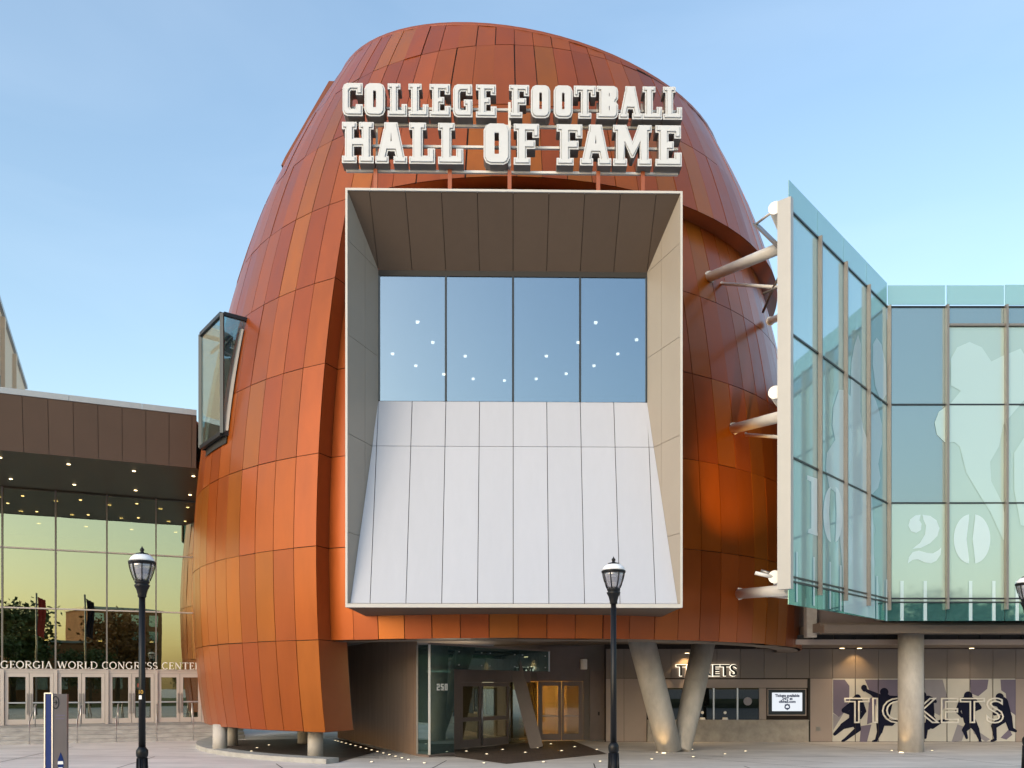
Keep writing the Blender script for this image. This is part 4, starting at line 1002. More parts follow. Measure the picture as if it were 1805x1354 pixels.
def ell(cx, cy, rx, ry, n=24, a0=0.0, a1=360.0): return [(cx + rx * math.cos(R(a0 + (a1 - a0) * i / n)), cy + ry * math.sin(R(a0 + (a1 - a0) * i / n))) for i in range(n + (0 if a1 - a0 >= 360 else 1))]
film('numeral', [z8(*p) for p in ell(172, 1112, 38, 128, 20, 95, 265)] + [z8(166, 1000), z8(160, 1110), z8(166, 1215)], on_side, sn, NUM)
film('numeral', [z8(*p) for p in ell(186, 1112, 36, 128, 20, -85, 85)] + [z8(190, 1215), z8(194, 1110), z8(190, 1000)], on_side, sn, NUM)
two = [[(1115, 668), (1160, 675), (1195, 700), (1212, 745), (1200, 790), (1160, 830), (1105, 858), (1058, 862), (1100, 830), (1130, 780), (1135, 730), (1120, 695)],
       [(1105, 668), (1075, 672), (1045, 695), (1035, 730), (1050, 762), (1080, 772), (1108, 755), (1110, 720), (1098, 700)],
       [(1032, 945), (1038, 910), (1060, 880), (1095, 872), (1140, 885), (1175, 888), (1205, 870), (1222, 855), (1218, 895), (1195, 930), (1165, 945), (1130, 940), (1090, 922), (1060, 925)]]
for t in two: film('numeral', [z7(*p) for p in t], on_front, fnn)
film('numeral', [z7(*p) for p in ell(1388, 806, 95, 140, 20, 95, 265)] + [z7(1380, 690), z7(1366, 806), z7(1380, 925)], on_front, fnn)
film('numeral', [z7(*p) for p in ell(1406, 806, 95, 140, 20, -85, 85)] + [z7(1414, 925), z7(1400, 806), z7(1414, 690)], on_front, fnn)
fig2 = [(718, 400), (748, 345), (805, 320), (862, 345), (905, 410), (955, 385), (1040, 350), (1080, 420), (1080, 560), (1010, 640), (960, 700), (940, 800), (900, 870), (905, 960), (955, 1060), (985, 1200), (960, 1230), (900, 1100), (850, 1020), (790, 920), (760, 800), (735, 780), (690, 780), (655, 745), (645, 690), (665, 640), (720, 600), (765, 545), (720, 520)]
film('frosted_player', [z8(*p) for p in fig2], on_front, fnn, M['frost2'])
fig3 = [(1010, 830), (1055, 760), (1090, 820), (1090, 1180), (1040, 1160), (1010, 1000)]
film('frosted_player', [z8(*p) for p in fig3], on_front, fnn, M['frost2'])
for x, y0_ in ((403, 878), (500, 908), (592, 935), (652, 955), (762, 985), (858, 1015), (912, 1035)):
    film('yard_mark', [z7(x - 5, y0_), z7(x + 4, y0_ + 2), z7(x + 4, 1155 + (x - 360) * .215), z7(x - 5, 1153 + (x - 360) * .215)], on_side, sn)
for px in (1590, 1631, 1711, 1752, 1793, 1873, 1914):
    film('yard_mark', [(px - 3, 1024), (px + 3, 1024), (px + 3, 1094), (px - 3, 1094)], on_front, fnn)
# body behind the glass: floor edge, inner wall, underside
def pbox(name, x0, x1, y0, y1, z0_, z1_, m): part(name, MB().box(((x0 + x1) / 2, (y0 + y1) / 2, (z0_ + z1_) / 2), (x1 - x0, y1 - y0, z1_ - z0_)), m, pav)
pbox('rear_block', 13.6, 27, 34.2, 44, 4.4, 14.2, M['wallup'])
pbox('inner_wall', 12.4, 25.2, 29.0, 29.1, 4.5, 14.1, M['innerw'])
pbox('roof_slab', 12.2, 25.2, 27.2, 34.2, 14.0, 14.2, M['roofm'])
pbox('floor_edge_beam', 10.35, 25.2, 28.2, 28.6, 4.04, 4.30, M['soffit'])
pbox('floor_slab', 10.35, 25.2, 28.6, 34.2, 4.10, 4.40, M['soffit'])
pbox('recess_wall', 10.2, 25.2, 29.6, 29.8, 4.40, 5.6, M['brown'])
pbox('lower_soffit', 9.9, 25.2, 30.2, 34.6, 3.80, 3.86, M['soffit'])
pbox('soffit_trim', 9.9, 25.2, 30.12, 30.2, 3.74, 3.92, M['wallp'])
for i in range(20): pbox('louvre', 10.0 + .74 * i, 10.71 + .74 * i, 30.3, 30.36, 3.93, 4.09, M['dark'])
pbox('edge_post', 10.15, 10.5, 29.3, 29.6, 3.95, 5.6, M['conc'])
pbox('end_wall', 25.2, 25.4, 27.1, 44, 4.3, 14.3, M['wallup'])
# ------------------------------------------------------------------ steel outriggers between the pavilion screen and the egg
rig = thing('steel_outrigger_frame', 'white tubular steel struts bracing the glass screen to the orange building', 'steel frame', P(1300, 1045, 24.5))
bk = -sn * .55
def onegg(px, py, off=-.57):              # where the photo ray meets the inner cladding
    d = 23.0
    while d < 34:
        p = P(px, py, d); q = p - EC
        if math.hypot(q.x, q.y) < rad(p.z) + off: return p
        d += .03
    return P(px, py, 30)
for (ax, ay, bx_, by_, r_, small) in ((1250, 489, 1388, 432, .155, None), (1292, 756, 1390, 731, .155, None), (1302, 1047, 1392, 1040, .155, None),
                                     (1272, 500, 1392, 508, .05, 1), (1314, 766, 1392, 772, .05, 1), (1352, 1050, 1396, 1053, .05, 1), (1358, 566, 1392, 552, .12, 2)):
    a = onegg(ax, ay); b = P(bx_, by_, 22.6 if small != 2 else 25.5)
    part('strut', MB().tube([a, b], r_, 16), M['steel'], rig)
    part('base_plate', MB().tube([a, a + (b - a).normalized() * .03], r_ * 1.25, 18), M['steel'], rig)
for py in (367, 692, 1017):               # long tubes running behind the screen, ends towards the viewer
    a = P(1366, py, 21.9); part('long_tube', MB().tube([a, a + Vector((0.55, 1.0, 0)) * 4.5], .16, 20), M['steel'], rig)
    part('tube_cap', MB().tube([a - Vector((0.55, 1.0, 0)) * .02, a], .168, 20), M['steel'], rig)
    part('tube_bracket', MB().beam(P(1372, py, 21.98), P(1384, py, 21.6), .1, .1), M['steel'], rig)
part('tie_rod', MB().tube([P(1366, 370, 22.1), P(1333, 395, 23.4)], .035, 8), M['steel'], rig)
part('access_plate', MB().beam(P(1333, 396, 23.4), P(1384, 446, 22.4), .22, .05), M['gsteel'], rig)
part('tie_rod', MB().tube([P(1384, 468, 22.6), P(1363, 508, 23.6), P(1345, 550, 24.8)], .04, 8), M['gsteel'], rig)
part('tie_rod', MB().tube([P(1345, 518, 23.6), P(1390, 498, 23.0)], .035, 8), M['gsteel'], rig)
fl = thing('floodlight', 'slim floodlight pair on a bracket at the foot of the glass screen', 'floodlight', P(1345, 1015, 22.0))
part('lamp_body', MB().tube([P(1331, 1010, 22.0), P(1362, 1017, 21.95)], .05, 12), M['steel'], fl)
part('lamp_body', MB().tube([P(1341, 1006, 22.3), P(1362, 1012, 22.2)], .04, 12), M['gsteel'], fl)
part('bracket', MB().beam(P(1360, 1013, 21.95), P(1366, 1030, 22.1), .05, .05), M['steel'], fl)
def spot(name, loc, target, power, size, col, parent, blend=.6, rad_=.05):
    l = bpy.data.lights.new(name, 'SPOT'); l.energy = power; l.spot_size = R(size); l.spot_blend = blend; l.color = col; l.shadow_soft_size = rad_
    o = bpy.data.objects.new(name, l); COL.objects.link(o); o.location = loc
    o.rotation_euler = (Vector(target) - Vector(loc)).to_track_quat('-Z', 'Y').to_euler()
    if parent: o.parent = parent; o.matrix_parent_inverse = Matrix.Translation(-world_loc(parent))
spot('flood_beam', P(1340, 1000, 22.2), onegg(1318, 800), 1150, 50, (1, .55, .14), fl, 1.0, .1)

# ------------------------------------------------------------------ soffit downlights and uplights
WARM = (1.0, .62, .25)
def downlight(p, label, power=0.0, tgt=None, group='downlights in the soffits', r_=.085):
    t = thing('downlight', label, 'downlight', p, group)
    part('trim_ring', MB().lathe([(r_ + .03, -.012), (r_ + .03, .01)], p, 18), M['silver'], t)
    part('lamp', MB().lathe([(r_, -.022), (r_, -.011)], p, 18), M['em_warm'], t)
    if group == 'downlights in the soffits': spot('downlight_pool', Vector(p) - Vector((0, 0, .05)), Vector(p) - Vector((0, .6, 2)), 32, 130, (1.0, .78, .55), t, 1.0)
    if power: spot('downlight_beam', Vector(p) - Vector((0, 0, .05)), tgt or Vector(p) - Vector((0, 0, 2)), power, 95, WARM, t)
for px, py, pw in ((1415, 1153, 28), (1460, 1145, 0), (1679, 1145, 0), (1800, 1150, 28)):
    p = ray_plane(px, py, (0, 0, 3.79), Vector((0, 0, 1))); p.y = min(p.y, 34.0); p.z = 3.79
    downlight(p, 'round warm downlight in the soffit above the ticket mural wall', pw, Vector((p.x, TD + .3, 1.9)))
p = Vector((TX(1208), 34.15, 3.60))
downlight(p, 'round warm downlight above the black TICKETS lettering', 40, Vector((p.x, TD + .3, 1.9)))
# ground lights
def ground_light(x, y, label, group):
    t = thing('ground_light', label, 'ground light', (x, y, 0.004), group)
    part('rim', MB().lathe([(.075, .002), (.075, .010), (.06, .014)], (x, y, .004), 16), M['silver'], t)
    part('lens', MB().lathe([(.042, .015), (.035, .022), (.015, .025)], (x, y, .004), 14), M['em_ground'], t)
for i in range(15):
    t = (i / 14) ** 1.0
    px, py = lerp(591, 720, t ** 1.25), lerp(1306, 1340, t ** 1.25)
    p = ray_plane(px, py, (0, 0, 0), Vector((0, 0, 1)))
    ground_light(p.x, p.y, 'small glowing ground light in the row along the ribbed brown wall', 'ground lights along the ribbed wall')
for px, py in ((443, 1325), (446, 1331), (453, 1319), (474, 1314)):
    p = ray_plane(px, py, (0, 0, 0), Vector((0, 0, 1))); ground_light(p.x, p.y, 'small glowing ground light in the dark paving under the orange shell', 'ground lights under the shell')
for px, py in ((822, 1325), (858, 1330), (886, 1322), (926, 1327), (947, 1319), (971, 1312), (990, 1324), (1013, 1317), (924, 1306)):
    p = ray_plane(px, py, (0, 0, 0), Vector((0, 0, 1))); ground_light(p.x, p.y, 'small glowing ground light set in the dark brick apron', 'ground lights in the brick apron')
for px, py in ((748, 1346), (655, 1344), (853, 1346), (958, 1344), (1058, 1343), (1052, 1322), (1149, 1339), (1158, 1327), (1222, 1335), (1220, 1322), (1278, 1330), (1314, 1325)):
    p = ray_plane(px, py, (0, 0, 0), Vector((0, 0, 1))); ground_light(p.x, p.y, 'small glowing ground light in the open pale plaza paving', 'ground lights in the plaza')
for px in (1572, 1643):
    p = ray_plane(px, 1324, (0, 0, 0), Vector((0, 0, 1))); ground_light(p.x, p.y, 'small glowing ground light beside the round column', 'ground lights at the round column')
rc = P(1605, 1325, 29.5)
u1 = thing('uplight', 'flush uplight at the foot of the V-shaped column', 'uplight', (b1.x - .35, b1.y - .75, 0)); part('lens', MB().lathe([(.08, .005), (.06, .03)], (b1.x - .35, b1.y - .75, 0), 14), M['em_ground'], u1)
spot('uplight_beam', (b1.x - .35, b1.y - .75, .06), (b1.x - .35, b1.y + .1, 1.3), 9, 60, WARM, u1, 1.0)
u2 = thing('uplight', 'flush uplight at the foot of the round concrete column', 'uplight', (rc.x - .55, rc.y - .5, 0)); part('lens', MB().lathe([(.08, .005), (.06, .03)], (rc.x - .55, rc.y - .5, 0), 14), M['em_ground'], u2)
spot('uplight_beam', (rc.x - .55, rc.y - .5, .06), (rc.x - .2, rc.y, 1.3), 7, 60, WARM, u2, 1.0)

# ------------------------------------------------------------------ convention centre on the left
GD = Vector((.922, .387, 0)).normalized(); GN = Vector((.387, -.922, 0)).normalized(); G0 = Vector((-21.64, 36.0, 0))
gw = thing('convention_center', 'glass fronted convention centre lobby under a deep brown canopy', 'building', G0)
def GP(t, o_=0.0, z=0.0): return G0 + GD * t + GN * o_ + up * z
T0 = .07 - 2 * 3; NB = 8
zrow = [2.98, 5.6, 8.15, 10.68]; FL = .6
for i in range(NB):
    t0, t1 = T0 + 2 * i, T0 + 2 * (i + 1)
    for j in range(3):
        o = part('pane', MB().slab([GP(t0 + .03, 0, zrow[j] + .03), GP(t1 - .03, 0, zrow[j] + .03), GP(t1 - .03, 0, zrow[j + 1] - .03), GP(t0 + .03, 0, zrow[j + 1] - .03)], GN, .02), M['g_gwc'], gw)
    for j in range(2):                    # pair of doors
        a, b = t0 + .09 + j * .92, t0 + .09 + (j + 1) * .92 - .02
        d_ = obj('door', None); d_.parent = gw; d_.matrix_parent_inverse = Matrix.Translation(-G0)
        def gp(nm, a_, b_, z0_, z1_, m, o_=.03, th=.06):
            o = obj(nm, MB().slab([GP(a_, o_, z0_), GP(b_, o_, z0_), GP(b_, o_, z1_), GP(a_, o_, z1_)], GN, th).mesh(nm, m)); o.parent = d_
        gp('stile', a, a + .13, FL + .02, 2.82, M['aluminium']); gp('stile', b - .13, b, FL + .02, 2.82, M['aluminium'])
        gp('rail', a + .13, b - .13, FL + .02, FL + .24, M['aluminium']); gp('rail', a + .13, b - .13, 2.66, 2.82, M['aluminium'])
        gp('pane', a + .13, b - .13, FL + .24, 2.66, M['g_door'], .0, .015); gp('push_bar', a + .13, b - .13, FL + .92, FL + .98, M['silver'], .06, .03)
        hx = b - .06 if j == 0 else a + .06
        gp('handle', hx - .02, hx + .02, FL + .45, FL + 1.35, M['gsteel'], .09, .03)
    part('door_head', MB().slab([GP(t0 + .03, .05, 2.83), GP(t1 - .03, .05, 2.83), GP(t1 - .03, .05, 2.96), GP(t0 + .03, .05, 2.96)], GN, .1), M['aluminium'], gw)
for i in range(NB + 1):
    t = T0 + 2 * i
    part('mullion', MB().beam(GP(t, .04, 2.98), GP(t, .04, 10.7), .06, .14, up=GN), M['fin'], gw)
    part('door_post', MB().beam(GP(t, .04, FL), GP(t, .04, 2.97), .14, .14, up=GN), M['aluminium'], gw)
for z in zrow[:3]:
    part('transom', MB().beam(GP(T0, .045, z), GP(T0 + 2 * NB, .045, z), .10, .055), M['aluminium'], gw)
# interior
part('lobby_floor', MB().add([GP(T0, -.05, FL), GP(T0 + 16, -.05, FL), GP(T0 + 16, -14, FL), GP(T0, -14, FL)], [(0, 1, 2, 3)]), M['innerw'], gw)
part('lobby_wall', MB().add([GP(T0, -13, FL), GP(T0 + 16, -13, FL), GP(T0 + 16, -13, 10.8), GP(T0, -13, 10.8)], [(0, 1, 2, 3)]), M['innerw'], gw)
part('lobby_ceiling', MB().add([GP(T0, -.05, 10.75), GP(T0 + 16, -.05, 10.75), GP(T0 + 16, -14, 10.75), GP(T0, -14, 10.75)], [(3, 2, 1, 0)]), M['inner'], gw)
part('mezzanine', MB().slab([GP(T0, -5, 5.4), GP(T0 + 16, -5, 5.4), GP(T0 + 16, -13, 5.4), GP(T0, -13, 5.4)], (0, 0, 1), .8), M['inner'], gw)
for i in range(7):
    for j in range(3):
        p = GP(T0 + 1.2 + 2.2 * i + .4 * j, -2.2 - 3.2 * j, 10.7); part('lobby_lamp', MB().lathe([(.09, -.03), (.09, .0)], p, 10), M['em_warm'], gw)
for i in range(6):
    p = GP(T0 + 2.2 + 2.4 * i, -6.2, 4.55); part('lobby_lamp', MB().lathe([(.10, -.03), (.10, .0)], p, 10), M['em_warm'], gw)
part('exit_sign', MB().slab([GP(5.2, -6, 2.2), GP(5.5, -6, 2.2), GP(5.5, -6, 2.4), GP(5.2, -6, 2.4)], GN, .05), M['redx'], gw)
# canopy
CO = 6.45; t_end = 7.5
cpoly = [GP(-9, .05), GP(10.2, .05), GP(9.2, 2.0), GP(t_end, CO), GP(-9, CO)]
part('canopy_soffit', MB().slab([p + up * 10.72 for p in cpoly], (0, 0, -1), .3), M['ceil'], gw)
k = 0; t = 1.66 - .81 * 10
zt_ = 12.6
while t < t_end:
    a, b = t, min(t + .81, t_end)
    part('fascia_panel', MB().slab([GP(a + .008, CO + .02, 10.70), GP(b - .008, CO + .02, 10.70), GP(b - .008 , CO + .45, zt_), GP(a + .008, CO + .45, zt_)], GN, .05), M['fascia'], gw)
    t += .81
part('fascia_backing', MB().slab([GP(-9, CO - .05, 10.72), GP(t_end, CO - .05, 10.72), GP(t_end, CO + .38, zt_), GP(-9, CO + .38, zt_)], GN, .05), M['joint'], gw)
tt_ = -9
while tt_ < t_end:
    b = min(tt_ + 2.43, t_end)
    part('coping', MB().slab([GP(tt_ + .006, CO + .48, zt_ + .01), GP(b - .006, CO + .48, zt_ + .01), GP(b - .006, CO + .48, zt_ + .22), GP(tt_ + .006, CO + .48, zt_ + .22)], GN, .5), M['coping'], gw); tt_ += 2.43
part('canopy_roof', MB().slab([p + up * 12.55 for p in cpoly], (0, 0, 1), .1), M['roofm'], gw)
part('upper_wall', MB().slab([GP(-9, 0.02, 10.75), GP(10, .02, 10.75), GP(10, .02, 12.4), GP(-9, .02, 12.4)], GN, .2), M['fascia'], gw)
for px, py in ((121, 818), (236, 830), (19, 844), (131, 854), (239, 864), (335, 872), (0, 806), (341, 839), (-40, 820), (-60, 848)):
    p = ray_plane(px, py, (0, 0, 10.715), Vector((0, 0, 1)))
    downlight(p, 'small warm downlight in the dark canopy soffit over the glass lobby', group='downlights in the brown canopy', r_=.06)
# serif lettering standing on the door heads
SER = {}
def arc(cx, cy, rx, ry, a0, a1, n=10): return [(cx + rx * math.cos(R(a0 + (a1 - a0) * i / n)), cy + ry * math.sin(R(a0 + (a1 - a0) * i / n))) for i in range(n + 1)]
TK, TN = 1.35, .62
def stem(x, w=TK): return [([(x, 0), (x, 10)], w), ([(x - 1.2, .25), (x + 1.2, .25)], .5), ([(x - 1.2, 9.75), (x + 1.2, 9.75)], .5)]
SER['I'] = (2.8, stem(1.4)); SER['E'] = (6.2, stem(1.6) + [([(1.6, 9.7), (5.6, 9.7)], .6), ([(1.6, 5.2), (4.6, 5.2)], .55), ([(1.6, .3), (5.9, .3)], .6), ([(5.5, 9.9), (5.5, 8)], .5), ([(5.8, .2), (5.8, 2.2)], .5), ([(4.5, 6.2), (4.5, 4.2)], .5)])
SER['L'] = (6.0, stem(1.6) + [([(1.6, .3), (5.6, .3)], .6), ([(5.5, .2), (5.5, 2.4)], .5)])
SER['O'] = (8.6, [(arc(4.3, 5, 3.6, 4.75, 0, 360, 22), 1.1)]); SER['C'] = (7.6, [(arc(4.2, 5, 3.4, 4.75, 45, 315, 18), 1.1), ([(6.6, 8.3), (6.6, 9.9)], .5), ([(6.6, .6), (6.6, 1.9)], .4)])
SER['G'] = (8.6, [(arc(4.2, 5, 3.5, 4.75, 45, 320, 18), 1.1), ([(6.9, .8), (6.9, 4.4)], 1.2), ([(5.6, 4.5), (8.2, 4.5)], .5), ([(6.7, 8.2), (6.7, 9.9)], .5)])
SER['D'] = (8.4, stem(1.6) + [([(1.6, 9.7), (3.6, 9.7)] + arc(3.6, 5, 3.9, 4.7, 90, -90, 14) + [(1.6, .3)], .9)])
SER['R'] = (7.8, stem(1.6) + [([(1.6, 9.7), (3.8, 9.7)] + arc(3.8, 7.35, 2.4, 2.35, 90, -90, 10) + [(1.6, 5)], .85), ([(3.8, 5), (6.9, .3)], 1.3), ([(6.2, .25), (7.8, .25)], .5)])
SER['A'] = (8.6, [([(1.2, .2), (4.2, 9.9)], .65), ([(4.1, 9.9), (7.2, .2)], 1.4), ([(2.2, 3.5), (6.2, 3.5)], .55), ([(0, .25), (2.4, .25)], .5), ([(6, .25), (8.5, .25)], .5)])
SER['W'] = (11.4, [([(1, 9.9), (3.6, .1)], 1.3), ([(3.6, .1), (5.8, 9.6)], .65), ([(5.6, 9.6), (8, .1)], 1.3), ([(8, .1), (10.4, 9.8)], .65), ([(0, 9.75), (2.4, 9.75)], .5), ([(9.2, 9.75), (11.4, 9.75)], .5)])
SER['N'] = (8.8, [([(1.6, 0), (1.6, 10)], .65), ([(1.4, 9.9), (7.2, .1)], 1.4), ([(7.3, .0), (7.3, 10)], .65), ([(.4, .25), (2.8, .25)], .5), ([(6.1, 9.75), (8.5, 9.75)], .5), ([(.3, 9.75), (1.8, 9.75)], .5)])
SER['S'] = (6.0, [(arc(3, 7.3, 2.1, 2.4, 40, 270, 12) + arc(3, 2.6, 2.3, 2.35, 90, -150, 14), 1.05), ([(4.9, 8.2), (4.9, 9.8)], .45), ([(.9, .4), (.9, 2)], .45)])
SER['T'] = (7.4, [([(3.7, 0), (3.7, 10)], TK), ([(2.4, .25), (5, .25)], .5), ([(.5, 9.7), (6.9, 9.7)], .6), ([(.5, 9.9), (.5, 7.9)], .5), ([(6.9, 9.9), (6.9, 7.9)], .5)])
txt = 'GEORGIA WORLD CONGRESS CENTER'
tot = sum(4.0 if ch == ' ' else SER[ch][0] + .7 for ch in txt)
sc_ = (8.0 - .02) / tot; cur = .02; hz_ = .031
for ch in txt:
    if ch == ' ': cur += 4.0 * sc_; continue
    w, strokes = SER[ch]; mb = MB()
    for k, (pl, th) in enumerate(strokes):
        for i in range(len(pl) - 1):
            (x0, y0), (x1, y1) = pl[i], pl[i + 1]; d = Vector((x1 - x0, y1 - y0)); l = d.length or 1
            d /= l; n = Vector((-d.y, d.x)) * th / 2; e = d * (.08 if len(pl) > 2 else 0)
            q = [Vector((x0, y0)) - n - e, Vector((x1, y1)) - n + e, Vector((x1, y1)) + n + e, Vector((x0, y0)) + n - e]
            mb.slab([GP(cur + p.x * sc_, .16 + (k * 3 + i % 2) * .0015, 3.02 + p.y * hz_) for p in q], GN, .05)
    part('letter', mb, M['whitef'], gw); cur += (w + .7) * sc_
# steps and handrails
for i in range(4):
    z = FL - .15 * i; a = -.0 if i == 0 else 2.55 + .42 * (i - 1); b = 2.55 + .42 * i
    mb = MB().slab([GP(-12, a + .002, z - .002), GP(9.6, a + .002, z - .002), GP(9.6 - .25 * b, b, z - .002), GP(-12, b, z - .002)][::-1], (0, 0, 1), .15 if i else .55)
    o = obj('step', mb.mesh('step', M['step'])); 
    if i == 0: st = o; o.name = 'entrance_steps'; o['kind'] = 'structure'; o['label'] = 'low grey granite steps in front of the glass lobby'
    else: o.parent = st
for i, t in enumerate((-3.6, -.25, 1.55, 3.2, 4.6, 6.1, 7.5)):
    hr = thing('handrail', 'slim steel handrail on the granite steps before the lobby doors', 'handrail', GP(t, 3, 0), 'handrails on the granite steps')
    part('rail', MB().tube([GP(t, 1.9, FL + .9), GP(t, 2.4, FL + .9), GP(t, 4.0, .88), GP(t, 4.0, .02)], .024, 8), M['silver'], hr)
    part('post', MB().tube([GP(t, 2.3, FL), GP(t, 2.3, FL + .9)], .022, 8), M['silver'], hr)

# ------------------------------------------------------------------ far stone building, top left
fb = thing('stone_building', 'pale sandstone office block rising behind the brown canopy', 'building', (-38, 58, 0))
a, b = Vector((-26.6, 43.0, 0)), Vector((-35.0, 61.2, 0)); d = (b - a).normalized(); nn = Vector((d.y, -d.x, 0)); nn = nn if nn.x > 0 else -nn
ZH = 23.6
LN = (b - a).length
part('wall', MB().slab([a, b, b - nn * 14, a - nn * 14][::-1], (0, 0, -1), ZH - 1.6), M['sand'], fb)
part('attic', MB().slab([p + up * (ZH - 1.6) for p in (a, b, b - nn * 14, a - nn * 14)][::-1], (0, 0, -1), 1.6), M['sand'], fb)
part('coping', MB().slab([a + nn * .15 + up * ZH, b + nn * .15 + up * ZH, b - nn * 14 + up * ZH, a - nn * 14 + up * ZH][::-1], (0, 0, -1), .25), M['coping'], fb)
for t in (.2, 6.2, 12.2, LN - .3):
    part('pilaster', MB().slab([a + d * (t - .25) + nn * .22, a + d * (t + .25) + nn * .22, a + d * (t + .25), a + d * (t - .25)][::-1], (0, 0, -1), ZH - .3), M['sand'], fb)
for t0 in (1, 7, 13):
    for zz in (8.5, 12.5, 16.5):
        w_ = part('window', MB().slab([a + d * t0 + nn * .06 + up * zz, a + d * (t0 + 4.4) + nn * .06 + up * zz, a + d * (t0 + 4.4) + nn * .06 + up * (zz + 3.2), a + d * t0 + nn * .06 + up * (zz + 3.2)], nn, .05), M['g_grey'], fb)
        for k in range(1, 3):
            q = a + d * (t0 + 4.4 * k / 3) + nn * .09 + up * zz
            o = obj('glazing_bar', MB().beam(q, q + up * 3.2, .08, .08).mesh('glazing_bar', M['fin'])); o.parent = w_

# ------------------------------------------------------------------ street lamps
def lamp(name, label, loc):
    t = thing(name, label, 'street lamp', loc, 'black lantern street lamps on the plaza')
    p = Vector(loc)
    part('base', MB().lathe([(0.1364, 0.000), (0.1364, 0.100), (0.1178, 0.140), (0.1116, 0.400), (0.0961, 0.460), (0.0868, 0.980)], p, 20), M['iron'], t)
    part('collar', MB().lathe([(0.0868, 0.980), (0.1023, 1.020), (0.1066, 1.070), (0.1023, 1.120), (0.0806, 1.150), (0.0620, 1.180)], p, 20), M['iron'], t)
    part('post', MB().lathe([(.062, 1.17), (.059, 2.2), (.055, 3.90)], p, 20), M['iron'], t)
    for k in range(8):
        a = k * math.pi / 4; part('base_flute', MB().tube([p + Vector((.112 * math.cos(a), .112 * math.sin(a), .42)), p + Vector((.092 * math.cos(a), .092 * math.sin(a), .97))], .012, 6), M['iron'], t)
    part('capital', MB().lathe([(0.0660, 3.896), (0.0750, 3.910), (0.0750, 3.947), (0.0975, 4.034), (0.1275, 4.093), (0.1387, 4.122), (0.1125, 4.136), (0.1125, 4.151), (0.1312, 4.166), (0.1312, 4.195), (0.1050, 4.202)], p, 20), M['iron'], t)
    part('lantern_glass', MB().lathe([(0.1215, 4.210), (0.1440, 4.261), (0.1755, 4.356), (0.2025, 4.458), (0.2115, 4.516)], p, 24), M['g_lamp'], t)
    part('lamp_tube', MB().lathe([(0.0450, 4.210), (0.0540, 4.297), (0.0540, 4.429), (0.0270, 4.458)], p, 12), M['whitef'], t)
    part('louvre_stack', MB().lathe([(0.1170, 4.326), (0.1350, 4.334), (0.1170, 4.341), (0.1350, 4.370), (0.1170, 4.377), (0.1440, 4.407), (0.1260, 4.414)], p, 16), M['mauve2'], t)
    for k in range(8):
        a = (k + .5) * math.pi / 4; cs, sn_ = math.cos(a), math.sin(a)
        part('rib', MB().tube([p + Vector((r_ * cs, r_ * sn_, z)) for r_, z in ((0.1305, 4.202), (0.1575, 4.261), (0.1890, 4.356), (0.2142, 4.458), (0.2205, 4.516))], .011, 6), M['iron'], t)
    part('ring', MB().lathe([(0.2115, 4.505), (0.2358, 4.509), (0.2394, 4.545), (0.2160, 4.556)], p, 24), M['iron'], t)
    part('cap', MB().lathe([(0.2205, 4.556), (0.2115, 4.589), (0.1845, 4.633), (0.1485, 4.662), (0.1080, 4.677)], p, 24), M['lampcap'], t)
    part('finial', MB().lathe([(0.1125, 4.677), (0.1125, 4.695), (0.0540, 4.710), (0.0315, 4.720), (0.0270, 4.742), (0.0405, 4.757), (0.0360, 4.779), (0.0162, 4.801), (0.0036, 4.830)], p, 14), M['iron'], t)
    return t
def lamp_pos(px, py, top=4.83):
    d = (top - EYE) * FPX / (HY - py); return (((px - CX) / FPX) * d, d, 0)
l1 = lamp('street_lamp', 'black lantern street lamp with number sticker before the glass lobby', lamp_pos(250.5, 963))
l2 = lamp('street_lamp', 'black lantern street lamp before the white sloping portal', lamp_pos(1081.5, 981))
l3 = lamp('street_lamp', 'black lantern street lamp before the football mural', lamp_pos(1811, 1006))
lp = Vector(lamp_pos(250.5, 963))
zst = EYE + (HY - 1223) / FPX * lp.y
place_text('number_sticker', text_mesh('10', .10, M['yellow'], .002), l1, (lp.x + .0, lp.y - .066, zst))
part('paper_sticker', MB().slab([(lp.x - .03, lp.y - .066, zst - .1), (lp.x + .02, lp.y - .066, zst - .1), (lp.x + .02, lp.y - .066, zst - .03), (lp.x - .03, lp.y - .066, zst - .03)], (0, -1, 0), .005), M['whitef'], l1)

# ------------------------------------------------------------------ wayfinding pylon
pd = 13.6
py_ = thing('wayfinding_pylon', 'blue and grey wayfinding pylon with arrow emblem near the steps', 'sign', P(96, 1208, pd) - up * EYE)
def PX(px): return (px - CX) / FPX * pd
zt = EYE + (HY - 1223) / FPX * pd
x0, x1, x2 = PX(78), PX(92.5), PX(114.5)
part('blue_side', MB().slab([(x0, pd + .02, 0), (x1, pd, 0), (x1, pd, zt), (x0, pd + .02, zt)], Vector((-.02, -.13, 0)), .10), M['blue'], py_)
for xa, ya in ((x0, pd + .018), (x1, pd - .003)):
    part('edge_trim', MB().beam((xa, ya, 0), (xa, ya, zt + .01), .018, .02), M['silver'], py_)
part('top_trim', MB().beam((x0, pd + .018, zt + .008), (x1, pd - .01, zt + .008), .02, .018), M['silver'], py_)
part('grey_face', MB().slab([(x1 + .01, pd, 0), (x2, pd + .06, 0), (x2, pd + .06, zt - .005), (x1 + .01, pd, zt - .005)], Vector((.06, -.2, 0)), .12), M['pylong'], py_)
cpx = PX(97.5)
ringl = ell(0, 0, .042, .10, 24); 
def onpy(u, v, w): return Vector((cpx + u, pd + .06 * (cpx + u - x1) / (x2 - x1) - .004 - w * -1, zt - .14 + v))
part('arrow_ring', MB().prism([ell(0, 0, .05, .105, 24), ell(0, 0, .038, .088, 24)[::-1]], onpy, -.004, .002), M['black'], py_)
